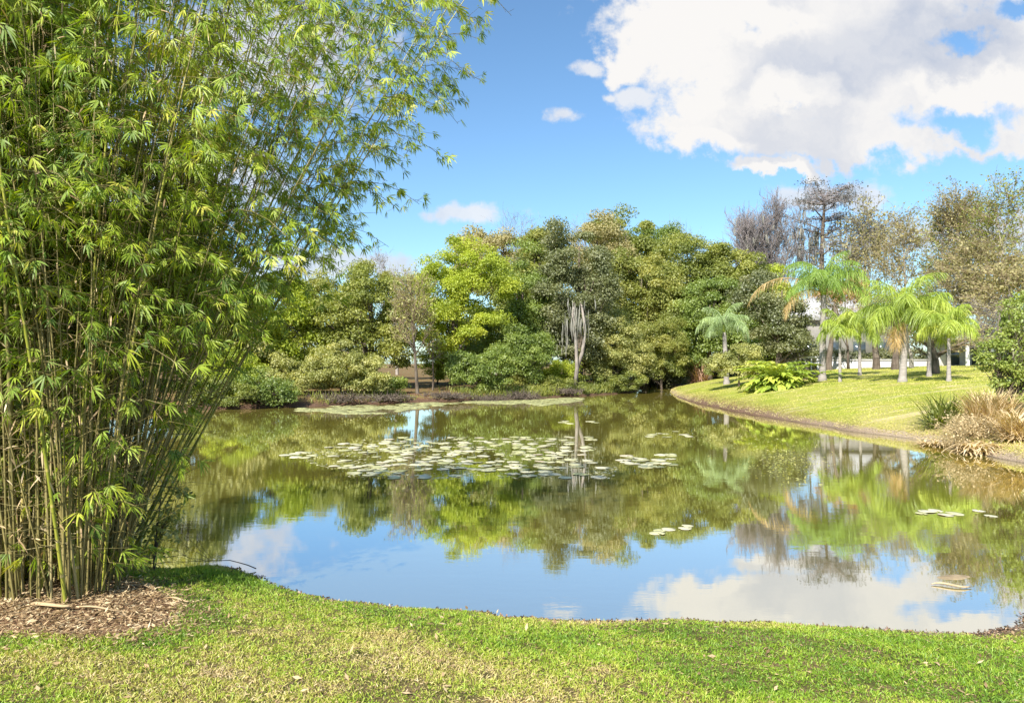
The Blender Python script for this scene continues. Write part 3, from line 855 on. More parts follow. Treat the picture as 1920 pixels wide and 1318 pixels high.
def flat_cypress():
    Y = 84.0
    b = at(1541, 600, Y); x = b[0]; z0 = gz(x, Y)
    o = empty('cypress', (x, Y, z0), 'tall flat topped cypress with dark spreading boughs against a small cloud', 'cypress')
    tk = MB(); tw = MB(); fo = MB()
    T = [at(1541, 690, Y), at(1540, 560, Y), at(1541, 470, Y), at(1543, 420, Y), at(1546, 385, Y), at(1552, 362, Y)]
    tk.tube(T, [.42, .32, .25, .2, .14, .06], 9, np.array([.3, .5, .6, .4, .5]))
    tips = []
    for (ly_, hw, cnt, cx_) in ((357, 36, 8, 1556), (370, 46, 5, 1548), (396, 52, 4, 1546), (420, 62, 5, 1532), (452, 34, 2, 1540)):
        for q_ in range(cnt):
            sx_ = -1 if q_ % 2 else 1
            tips.append((cx_ + sx_ * hw * R.uniform(.35, 1.08), ly_ + R.normal() * 8, 1543 - (ly_ - 400) * .02, ly_ + R.uniform(12, 30)))
    for (tx, ty, sx, sy) in tips:
        dy_ = R.normal() * 3.0
        s_ = at(sx, sy, Y); q = at(tx, ty, Y + dy_)
        u = np.linspace(0, 1, 6)[:, None]; m_ = (s_ + q) / 2 + np.array([0, 0, R.uniform(-.6, .4)]) + R.normal(size=3) * .45
        B = s_ * (1 - u) ** 2 + 2 * m_ * u * (1 - u) + q * u ** 2
        tk.tube(B, .09 * (1.15 - u[:, 0]), 5, .4, cap=False)
        k_ = 34
        i_ = R.uniform(1.5, 5, k_); ii = np.minimum(i_.astype(int), 4); P = B[ii] * (1 - (i_ - ii))[:, None] + B[ii + 1] * (i_ - ii)[:, None]
        D = R.normal(size=(k_, 3)) * np.array([.9, .9, .16]) * R.uniform(.4, 1.2, k_)[:, None]
        tw.segs(P, P + D, .035, .015, 3, R.uniform(0, .6, k_))
        tw.segs(P + D, P + D + R.normal(size=(k_, 3)) * .35, .02, .012, 3, R.uniform(0, .6, k_))
        kk = 110
        P = q + R.normal(size=(kk, 3)) * np.array([.75, .8, .16])
        L = R.uniform(.12, .3, kk); fo.leaves(P, R.normal(size=(kk, 3)) * [1, 1, .4], unit(kk), L, L * .5, R.uniform(0, .8, kk), 0)
        kk = 14; P = q + R.normal(size=(kk, 3)) * np.array([.9, .9, .2])
        fo.blades(P, np.tile([0, 0, -1.], (kk, 1)) + R.normal(size=(kk, 3)) * .08, R.uniform(.4, 1.3, kk), .09, R.uniform(.2, .9, kk), 0)
    tk.build('trunk', M['bark'], o, smooth=True); tw.build('twigs', M['grey_twig'], o); fo.build('crown', M['cy_leaf'], o)


M['cy_leaf'] = leaf_mat('cypress_leaf', [(.05, .055, .055), (.11, .11, .11), (.20, .18, .17)], .2, .02, .5)
flat_cypress()
bare_tree('cypress', 'mossy thin cypress between the flat topped cypress and the tan treetops', 'tree', 1628, 82, 376, 150, 'grey_twig', 'pale_bark', 'tan', .3, 5000, (26, 11, 7), r0=.3, tmin=.4, lens=(.28, .13, .06), up=(.05, .06, .05), moss=160, spread=(1.2, .8, .8), thick=2.0)
bare_tree('cypress', 'lower drooping cypress bough tree behind the green palm crown', 'tree', 1500, 86, 408, 70, 'grey_twig', 'bark', None, .3, 0, (12, 9, 6), r0=.22, tmin=.6, lens=(.25, .12, .05), moss=150, spread=(1.3, .8, .8), thick=2.0)
for (px, Y, top, wpx, nl, lm, lab) in [
        (1700, 70, 395, 130, 4200, 'tan', 'tan leaved thin tree right of the mossy thin cypress'),
        (1765, 64, 355, 120, 5500, 'olive', 'tall sparse olive tree with upright twigs in the right hand row'),
        (1850, 60, 325, 150, 4300, 'tan', 'tall feathery tan tree whose top nearly reaches the big cloud'),
        (1925, 56, 310, 150, 5500, 'olive', 'green leaved tall tree cut off by the right picture edge'),
        (1810, 54, 450, 170, 5000, 'tan', 'brown twiggy tree filling the space behind the right palm crowns'),
        (1900, 46, 480, 170, 4500, 'tan', 'pinkish grey twiggy tree above the white porch')]:
    bare_tree('thin_tree', lab, 'tree', px, Y, top, wpx, 'brown_twig', 'pale_bark', lm, .2, nl, (24, 10, 6), r0=.2, tmin=.25, lens=(.28, .13, .06), up=(.1, .08, .08), group='thin winter trees right of the cypresses', thick=1.6)
bare_tree('bare_tree', 'pinkish grey leafless bush tree directly over the white porch roof', 'tree', 1870, 42, 560, 150, 'grey_twig', 'pale_bark', 'tan', .12, 2500, (24, 12, 7), r0=.1, tmin=.15, lens=(.35, .16, .08))
# trees standing on the point lawn
bare_tree('lawn_tree', 'small leafless tree on the lawn with one limb forking low to the left', 'tree', 1752, 38, 560, 130, 'brown_twig', 'bark', 'tan', .12, 1500, (14, 9, 6), r0=.24, tmin=.25, basepy=701, lens=(.42, .18, .08), spread=(1.3, .8, .8))
bare_tree('lawn_tree', 'stout dark brown trunked tree just left of the yellowish wide palm', 'tree', 1678, 44, 540, 100, 'brown_twig', 'bark', 'tan', .12, 1500, (14, 8, 5), r0=.27, tmin=.4, basepy=693, lens=(.3, .16, .07))
bare_tree('lawn_tree', 'brown trunked tree standing alone before the white wall mid way along', 'tree', 1643, 46, 530, 100, 'brown_twig', 'bark', 'tan', .12, 1500, (14, 8, 5), r0=.27, tmin=.4, basepy=692, lens=(.3, .16, .07))
bare_tree('lawn_tree', 'dark reddish brown trunk tight behind the palm with the dead frond', 'tree', 1554, 44, 540, 70, 'brown_twig', 'bark', 'dark', .14, 1200, (12, 8, 5), r0=.26, tmin=.45, basepy=694, lens=(.25, .14, .07))
bare_tree('lawn_tree', 'thin grey trunked tree right behind the yellowish wide palm', 'tree', 1709, 47, 550, 70, 'grey_twig', 'pale_bark', 'tan', .12, 800, (12, 8, 5), r0=.16, tmin=.45, basepy=690, lens=(.25, .14, .07))


# ------------------------------------------------------------------ palms
def frond(start, az_, elev, L, mat, droop=1.2, leaflet=.5, wid=.03, n=46, vv=.5):
    k = 14
    t = np.linspace(0, 1, k)
    e = elev - droop * t ** 1.3 * 1.9
    st = L / (k - 1)
    h = np.array([math.cos(az_), math.sin(az_), 0])
    P = [np.array(start, float)]
    for i in range(1, k):
        P.append(P[-1] + st * (h * math.cos(e[i]) + np.array([0, 0, math.sin(e[i])])))
    P = np.array(P)
    mb = MB()
    mb.tube(P, np.linspace(.035, .008, k), 4, .35)
    tt = np.linspace(.12, 1, n) * (k - 1)
    i = np.minimum(tt.astype(int), k - 2); f = (tt - i)[:, None]
    B = P[i] * (1 - f) + P[i + 1] * f
    T = P[i + 1] - P[i]; T /= np.linalg.norm(T, axis=1, keepdims=True)
    side = np.cross(T, [0, 0, 1.]); side /= np.linalg.norm(side, axis=1, keepdims=True) + 1e-9
    prof = np.sin(np.pi * np.clip(np.linspace(.12, 1, n), 0, 1) ** .8) * .75 + .3
    for s in (-1, 1):
        for rep in range(2):
            D = side * s * R.uniform(.6, 1.1, n)[:, None] + T * .55 + R.normal(size=(n, 3)) * .18 + np.array([0, 0, (-.6, -.1)[rep]])
            mb.blades(B + R.normal(size=(n, 3)) * .015, D, leaflet * prof * R.uniform(.7, 1.25, n), wid * .62, np.clip(vv + R.normal(0, .12, n), 0, 1), .8)
    return mb


def palm(label, px, basepy, toppy, crown_r, nf, mat, r0=.15, Y=None, tall=1.0, dead=None, bend=0.0, leaflet=.5, wid=.032, gz_=.5, n=46, lean=0):
    b = hit(px, basepy) if Y is None else np.array([at(px, 600, Y)[0], Y, gz(at(px, 600, Y)[0], Y)])
    top = at(px + lean, toppy, b[1])
    o = empty('palm_tree', tuple(b), label, 'palm tree', 'palms on the point lawn')
    tk = MB()
    t = np.linspace(0, 1, 26)
    P = b[None] + (top - b)[None] * t[:, None]
    P[:, 0] += bend * np.sin(t * np.pi)
    P[0, 2] -= .2
    rr = r0 * (1.05 - .35 * t) * (1 + .035 * (np.arange(26) % 2)); rr[0] *= 1.5; rr[1] *= 1.15
    tk.tube(P, rr, 10, R.uniform(.3, .7, 25))
    tk.build('trunk', M['palm_bark'], o, smooth=True)
    cs = MB()
    t = np.linspace(0, 1, 6)
    cs.tube(top + np.array([0, 0, 1.]) * (t[:, None] * .8 - .05), r0 * np.array([.75, 1.0, .9, .7, .45, .2]), 8, .6)
    cs.build('crownshaft', M['palm'], o, smooth=True)
    for i in range(nf):
        f_ = i / nf
        elev = 1.46 - 1.0 * f_ + R.normal() * .1
        a = i * 2.39996 + R.normal() * .15
        L = crown_r * R.uniform(1.0, 1.35)
        mb = frond(top + np.array([0, 0, .55 - .35 * f_]), a, elev, L, mat, R.uniform(.72, 1.0) + .25 * f_, leaflet, wid, n, gz_ + R.normal() * .1 - .0 * f_)
        mb.build('frond', M[mat], o)
    for (a, el_, L) in (dead or []):
        fr = frond(top + np.array([0, 0, .1]), a, el_, L, 'palm_dead', 1.0, leaflet * .8, wid, n, .5).build('frond', M['palm_dead'], o)
        fr['label'] = 'dry orange hanging frond'
    return o


palm('tall green queen palm with a dry orange frond hanging on its left', 1542, 714, 552, 2.15, 19, 'palm_green', .17, dead=[(3.05, .75, 4.6), (3.3, .35, 3.0)], leaflet=.62, lean=2)
palm('small yellow green palm with the thinnest grey trunk, second from the tall green palm', 1575, 716, 630, 1.05, 11, 'palm', .075, leaflet=.5, n=40)
palm('wide yellowish queen palm with the broadest crown in the middle of the lawn row', 1692, 716, 606, 2.15, 18, 'palm', .16, leaflet=.68, lean=6, dead=[(3.6, -.2, 1.6)])
palm('short palm with a slim pale trunk at the right end of the lawn row', 1779, 715, 632, 1.2, 12, 'palm', .085, leaflet=.5, n=40)
palm('pale silvery green palm standing by itself above the rounded bushes at the wood edge', 1362, 700, 622, 1.7, 14, 'palm_blue', .17, Y=45.0, leaflet=.55, lean=-4)
palm('low crowned yellow palm whose fronds hang between the two big palms', 1612, 704, 630, 1.45, 11, 'palm', .09, leaflet=.55, n=40)
palm('green palm close behind the short right end palm, its trunk hidden', 1742, 706, 618, 1.5, 12, 'palm', .1, leaflet=.55, n=40)


# ------------------------------------------------------------------ plants on the point
def rosette(name, label, cat, px, py, wpx, hpx, mat, n, wid, droop=.7, lift=1.0, broad=False, group=None, Y=None):
    b = hit(px, py) if Y is None else np.array([at(px, 600, Y)[0], Y, gz(at(px, 600, Y)[0], Y)])
    Wd, H = px_size(wpx, b[1]), px_size(hpx, b[1])
    o = empty(name, tuple(b), label, cat, group)
    mb = MB()
    for i in range(n):
        a = R.uniform(0, 2 * np.pi)
        el_ = R.uniform(.25, 1.4) * lift
        L = (Wd / 2) * R.uniform(.8, 1.1) / max(.5, math.cos(el_) + .25) * 1.0
        L = min(L, H * 1.5)
        s = b + np.array([R.normal() * Wd * .12, R.normal() * Wd * .1, 0])
        k = 6; t = np.linspace(0, 1, k); e = el_ - droop * 1.8 * t ** 1.4
        h = np.array([math.cos(a), math.sin(a), 0]); P = [s]
        for j in range(1, k): P.append(P[-1] + L / (k - 1) * (h * math.cos(e[j]) + np.array([0, 0, math.sin(e[j])])))
        P = np.array(P); sd = np.array([-math.sin(a), math.cos(a), 0])
        v = np.clip(.5 + R.normal() * .22, 0, 1)
        if broad:
            m_ = 9; tt = np.linspace(.3, 1, m_) * (k - 1); ii = np.minimum(tt.astype(int), k - 2); f = (tt - ii)[:, None]
            B = P[ii] * (1 - f) + P[ii + 1] * f; T = P[ii + 1] - P[ii]
            T /= np.linalg.norm(T, axis=1, keepdims=True)
            for s_ in (-1, 1):
                mb.leaves(B, T * .9 + sd * s_ * .8 + R.normal(size=(m_, 3)) * .1, np.cross(T, sd) * -1 + R.normal(size=(m_, 3)) * .1, wid * R.uniform(.8, 1.2, m_) * 2.2, wid, v, .25)
            mb.tube(P, np.linspace(.012, .005, k), 3, .3, cap=False)
        else:
            wv = wid * np.array([.6, 1, 1, .8, .5, .08])
            V = np.concatenate([P + sd * wv[:, None] / 2, P - sd * wv[:, None] / 2])
            q = [(j, j + 1, j + 1 + k, j + k) for j in range(k - 1)]
            mb.add(V, q, qv=v)
    mb.build('foliage', M[mat], o)
    return o


rosette('leafy_bush', 'bright green arching big leaved bush on the lawn edge, left of the palms', 'bush', 1460, 728, 92, 60, 'palm', 190, .16, .75, 1.0, True)
rosette('strap_plant', 'reddish brown strap leaved plant beside the channel mouth', 'plant', 1312, 716, 56, 38, 'red_plant', 150, .07, .5, 1.0)
rosette('ornamental_grass', 'olive green spiky grass clump on the dry right bank', 'grass clump', 1772, 800, 100, 56, 'olive', 420, .035, .45, 1.0)
rosette('ornamental_grass', 'straw coloured tall grass clump behind the spiky green one', 'grass clump', 1858, 806, 120, 58, 'straw', 900, .03, .4, 1.1)
rosette('ornamental_grass', 'straw grass tuft at the right picture edge', 'grass clump', 1912, 826, 90, 50, 'straw', 700, .03, .5, 1.0)
rosette('dry_plant', 'pinkish dead leaved plant drooping over the right bank edge', 'plant', 1752, 836, 70, 34, 'straw', 420, .05, .8, .8)
rosette('dry_plant', 'dead brown plant at the waterline below the straw grass', 'plant', 1832, 850, 110, 34, 'straw', 420, .05, .8, .8)
bare_tree('bank_brush', 'tangled tan dead brush on the right bank above the water', 'brush', 1815, 16, 775, 150, 'straw_twig', 'straw_twig', 'straw', .05, 2500, (10, 7, 5), r0=.02, tmin=.1, basepy=832, lens=(.6, .4, .2), stems=5, thick=.35)
tree('right_bank_shrub', 'open grey green shrub at the right edge standing over dry grass', 'shrub', [(1895, 660, 52, 60), (1860, 680, 32, 36), (1915, 600, 40, 50), (1900, 725, 40, 34)], 'green', 19, 1885, leaf=.07, clump=.22, dens=.45, r0=.035, nlimb=26, stems=[1868, 1895, 1915])


# fringing weeds and brush piles on the far bank
def brush_pile(label, px, Y, wpx, h):
    a, _ = ray(px, 740); x = a * Y
    b = np.array([x, Y, gz(x, Y)]); Wd = px_size(wpx, Y)
    n = 520
    P0 = b + np.stack([np.clip(R.normal(size=n) * .25, -.5, .5) * Wd, R.normal(size=n) * .3, R.uniform(-.1, h * .45, n)], 1)
    D = unit(n) * np.array([1, .6, .8]) * R.uniform(.3, 1.0, n)[:, None] * h * 1.3
    D[:, 2] = np.abs(D[:, 2])
    mb = MB(); mb.segs(P0, P0 + D, .022, .008, 4, R.uniform(0, 1, n))
    o = mb.build('brush_pile', M['bark'])
    tag(o, label, 'brush pile')


brush_pile('dark tangle of roots and dead wood under the pale rounded shrub', 625, 35.8, 170, .4)
brush_pile('greyish mound of dead twigs on the bank right of the dark green shrub', 975, 41.8, 75, .6)
brush_pile('dark tangled dead wood on the far left bank under the bamboo tips', 500, 34.2, 90, .4)
brush_pile('reddish fallen twigs at the foot of the slim leafless tree', 830, 39.4, 120, .3)


brush_pile('dark dead roots hanging over the water left of the slim leafless tree', 715, 37.3, 110, .35)
brush_pile('brown dead twigs on the far bank between the dark green shrub and the grey mound', 905, 40.4, 90, .4)
brush_pile('low dark brown dead wood below the tall grey green shrub', 1045, 44.6, 90, .35)


def bank_grass():
    """weedy fringe along the far shore"""
    A = SH[(SH[:, 1] > 24) & (SH[:, 0] < 9.8)]
    n = 60000
    i = R.integers(0, len(A), n)
    P = A[i] + R.normal(size=(n, 2)) * np.array([.8, .9])
    dd = shore_dist(P[:, 0], P[:, 1])
    P = P[(dd > 0.02) & (dd < 2.5) & (P[:, 0] < 10.2)]
    keep = (wavy(P[:, 0], P[:, 1], .35) + R.normal(size=len(P)) * .35 + (P[:, 0] - 0) * .10) > -.05
    P = P[keep]
    z = ground(P[:, 0], P[:, 1])
    n = len(P)
    Q = np.column_stack([P, z])
    mb = MB()
    mb.blades(Q, R.normal(size=(n, 3)) * .35 + np.array([0, 0, 1.]), R.uniform(.12, .6, n), .035, np.clip(R.normal(.5, .25, n), 0, 1), .2)
    o = mb.build('bank_weeds', M['olive'])
    tag(o, 'olive weeds and grass fringing the far bank of the pond', 'weeds', kind='stuff')


bank_grass()


def lawn_tufts():
    """grass on the point, with longer tufts along the shore"""
    n = 90000
    px = R.uniform(1240, 2150, n * 2); X = None
    Y = 13 + 42 * R.random(n * 2) ** 1.5
    X = (px - 960) / 1300 * Y
    dd = shore_dist(X, Y)
    k = (dd > .25) & (X > 9)
    X, Y, dd = X[k][:n], Y[k][:n], dd[k][:n]
    n = len(X)
    z = ground(X, Y, dd)
    mb = MB()
    L = R.uniform(.02, .05, n)
    mb.blades(np.column_stack([X, Y, z]), R.normal(size=(n, 3)) * .5 + np.array([0, 0, .8]), L, .02, np.clip(R.normal(.6, .25, n), 0, 1), .2)
    m = leaf_mat('lawn_grass', [(.22, .26, .04), (.32, .34, .05), (.40, .38, .09), (.48, .42, .20)], .3, .02, .45)
    o = mb.build('lawn_grass', m)
    tag(o, 'short sunlit yellow green turf on the point across the water', 'grass', kind='stuff')


lawn_tufts()


def shore_fringe():
    A = SH[(SH[:, 1] > 9) & (SH[:, 1] < 60) & (SH[:, 0] > 9.0)]
    n = 42000
    i = R.integers(0, len(A), n)
    P = A[i] + R.normal(size=(n, 2)) * .38
    dd = shore_dist(P[:, 0], P[:, 1]); k = (dd > .04) & (dd < .9) & (R.random(n) < .35 + .4 * (wavy(P[:, 0], P[:, 1], .9) + 1) / 2)
    P, dd = P[k], dd[k]; n = len(P)
    mb = MB()
    mb.blades(np.column_stack([P, ground(P[:, 0], P[:, 1], dd)]), R.normal(size=(n, 3)) * .6 + np.array([0, 0, .6]), R.uniform(.04, .13, n), .016, np.clip(.75 - dd * .8 + R.normal(0, .2, n), 0, 1), .35)
    m = leaf_mat('fringe_grass', [(.20, .23, .05), (.33, .29, .11), (.44, .36, .21)], .3, .02, .8)
    tag(mb.build('dry_grass', m), 'dry straw coloured grass fringing the water edge of the lawn point', 'grass', kind='stuff')


shore_fringe()


# rocks edging the bed
def rock(name, label, loc, s, mat='rock', group=None):
    import bmesh
    bm = bmesh.new(); bmesh.ops.create_icosphere(bm, subdivisions=3, radius=1)
    ph = R.uniform(0, 9, 3)
    for v in bm.verts:
        c = v.co
        k = 1 + .16 * math.sin(c.x * 3 + ph[0]) * math.cos(c.y * 2.5 + ph[1]) + .1 * math.sin(c.z * 5 + ph[2]) + random.uniform(-.02, .02)
        v.co = Vector((c.x * s[0] * k, c.y * s[1] * k, max(c.z, -.45) * s[2] * k))
    me = bpy.data.meshes.new(name); bm.to_mesh(me); bm.free()
    me.materials.append(M[mat])
    for p in me.polygons: p.use_smooth = True
    o = bpy.data.objects.new(name, me); o.location = loc; C.objects.link(o)
    return tag(o, label, 'rock', group)


b = hit(1529, 708); rock('dark_rock', 'small black rock on the lawn left of the tall palm trunk', (b[0], b[1], b[2] + .12), (.3, .25, .26), 'dark_rock')
for i, (px, py) in enumerate([(1500, 714), (1508, 713), (1490, 717), (1480, 720), (1516, 711)]):
    b = hit(px, py); rock('edging_stone', 'pale edging stone in the short row right of the big leaved bush', (b[0], b[1], b[2] + .04), (.15 + .03 * (i % 2), .13, .1), 'rock', 'edging stones by the big leaved bush')
b = hit(58, 1092, 4); rock('rock', 'large tan boulder standing between the bamboo stems', (b[0] - .05, b[1] + .25, b[2] + .13), (.10, .12, .2))
b = hit(98, 1088, 4); rock('rock', 'smaller greyish stone tucked behind the thick green bamboo stem', (b[0] + .05, b[1] + .45, b[2] + .08), (.12, .12, .15))


# ------------------------------------------------------------------ wall, hedge, porch, house
def build_estate():
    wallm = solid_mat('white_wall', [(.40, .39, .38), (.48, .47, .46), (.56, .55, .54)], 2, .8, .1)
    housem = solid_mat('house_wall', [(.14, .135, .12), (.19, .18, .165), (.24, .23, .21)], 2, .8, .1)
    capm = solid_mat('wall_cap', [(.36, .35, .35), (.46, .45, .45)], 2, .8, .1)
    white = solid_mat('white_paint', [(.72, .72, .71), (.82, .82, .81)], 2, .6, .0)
    roofm = solid_mat('roof', [(.24, .24, .25), (.36, .36, .37), (.46, .45, .45)], 3, .8, .3, (1, 1, 6))
    glass = solid_mat('window_glass', [(.03, .04, .05), (.07, .09, .10)], 1, .1, 0, spec=.8)
    Y = 54.0
    a = at(1536, 676, Y); c = at(1812, 676, Y); zb = at(0, 694, Y)[2]
    o = empty('low_wall', ((a[0] + c[0]) / 2, Y, zb - .2), 'long low white wall at the back of the lawn behind the trunks', 'wall')
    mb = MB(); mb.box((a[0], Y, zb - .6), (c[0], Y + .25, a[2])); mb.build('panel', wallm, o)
    mb = MB(); mb.box((a[0] - .05, Y - .06, a[2] + .002), (c[0] + .05, Y + .31, a[2] + .1)); mb.build('coping', capm, o)
    for px in (1640, 1750):
        q = at(px, 676, Y)
        mb = MB(); mb.box((q[0] - .22, Y - .09, zb - .6), (q[0] + .22, Y - .003, a[2] - .003)); mb.build('pier', wallm, o)
    # clipped hedge above the wall
    ells = []
    for px in np.arange(1520, 1800, 16):
        q = at(px, 668, Y + 1.6); ells.append((q[0], q[1], q[2] - .4, .8, .6, .75 + .2 * math.sin(px)))
    mb, _, _ = crown_mesh(ells, .18, .4, .8)
    tag(mb.build('hedge', M['dark']), 'dark green hedge behind the low white wall', 'hedge')
    # dock-like dark fence on the left
    Yf = 52.5
    q0 = at(1498, 678, Yf); q1 = at(1534, 678, Yf)
    o = empty('rail_fence', ((q0[0] + q1[0]) / 2, Yf, zb), 'short pale rail fence before dark trunks left of the white wall', 'fence')
    for h in (.15, .62):
        mb = MB(); mb.box((q0[0], Yf, q0[2] - .35 + h), (q1[0], Yf + .06, q0[2] - .23 + h)); mb.build('rail', white, o)
    for x in np.linspace(q0[0], q1[0], 4):
        mb = MB(); mb.box((x - .05, Yf + .063, zb - .7), (x + .05, Yf + .15, q0[2] + .5)); mb.build('post', white, o)
    # porch
    Yp = 50.0
    x0 = at(1806, 640, Yp)[0]; x1 = at(1960, 640, Yp)[0]; zt = at(0, 636, Yp)[2]; z0 = at(0, 692, Yp)[2] - .3; zr = at(0, 612, Yp)[2]
    o = empty('porch', ((x0 + x1) / 2, Yp, z0), 'white columned porch with a flat fascia behind the right bank shrub', 'porch')
    for x in np.linspace(x0 + .3, x1 - .3, 4):
        mb = MB(); t = np.linspace(0, 1, 8)
        P = np.array([x, Yp, z0]) + np.array([0, 0, zt - z0]) * t[:, None]
        mb.tube(P, np.array([.17, .14, .13, .125, .12, .12, .14, .17]), 12); mb.build('column', white, o, smooth=True)
    mb = MB(); mb.box((x0 - .2, Yp - .3, zt + .003), (x1, Yp + 4.0, zt + .42)); mb.build('fascia', white, o)
    mb = MB(); A = [(x0 - .35, Yp - .45, zt + .423), (x1, Yp - .45, zt + .423), (x1, Yp + 4, zt + .423), (x0 - .35, Yp + 4, zt + .423), (x0 + .9, Yp + 1.6, zr + .2), (x1, Yp + 1.6, zr + .2)]
    mb.add(A, [(0, 1, 5, 4), (2, 3, 4, 5)], [(3, 0, 4)]); mb.build('roof', roofm, o)
    mb = MB(); mb.box((x0 - .1, Yp + 3.6, z0), (x1, Yp + 3.9, zt)); mb.build('back_wall', wallm, o)
    for x in (x0 + 1.0, x0 + 3.0):
        mb = MB(); mb.box((x, Yp + 3.54, z0 + .6), (x + 1.0, Yp + 3.597, zt - .3)); mb.build('window', glass, o)
    # house
    Yh = 63.0
    x0 = at(1488, 600, Yh)[0]; x1 = at(1700, 600, Yh)[0]; zt = at(0, 600, Yh)[2]; z0 = 1.5; zr = at(0, 545, Yh)[2]
    o = empty('house', ((x0 + x1) / 2, Yh, z0), 'white walled house with a grey hipped roof mostly hidden behind the palm crowns', 'house')
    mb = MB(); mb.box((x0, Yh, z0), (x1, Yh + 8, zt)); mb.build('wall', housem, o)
    mb = MB(); e = .6
    A = [(x0 - e, Yh - e, zt + .003), (x1 + e, Yh - e, zt + .003), (x1 + e, Yh + 8 + e, zt + .003), (x0 - e, Yh + 8 + e, zt + .003), (x0 + 3.5, Yh + 4, zr), (x1 - 3.5, Yh + 4, zr)]
    mb.add(A, [(0, 1, 5, 4), (2, 3, 4, 5), (3, 2, 1, 0)], [(3, 0, 4), (1, 2, 5)]); mb.build('roof', roofm, o)
    for x in np.arange(x0 + 1, x1 - 1, 2.2):
        mb = MB(); mb.box((x, Yh - .06, z0 + 1.2), (x + 1.1, Yh - .003, z0 + 2.6)); wn = mb.build('window', glass, o)
        mb = MB(); mb.box((x - .08, Yh - .09, z0 + 1.08), (x + 1.18, Yh - .003, z0 + 1.197)); s = mb.build('sill', white, o)


build_estate()


# ------------------------------------------------------------------ bamboo
def XM(z):
    return np.interp(z, [.5, 1.2, 2.1, 3, 3.5, 4.8, 6.5], [-3.0, -2.72, -2.2, -1.35, -.74, -.14, .03])


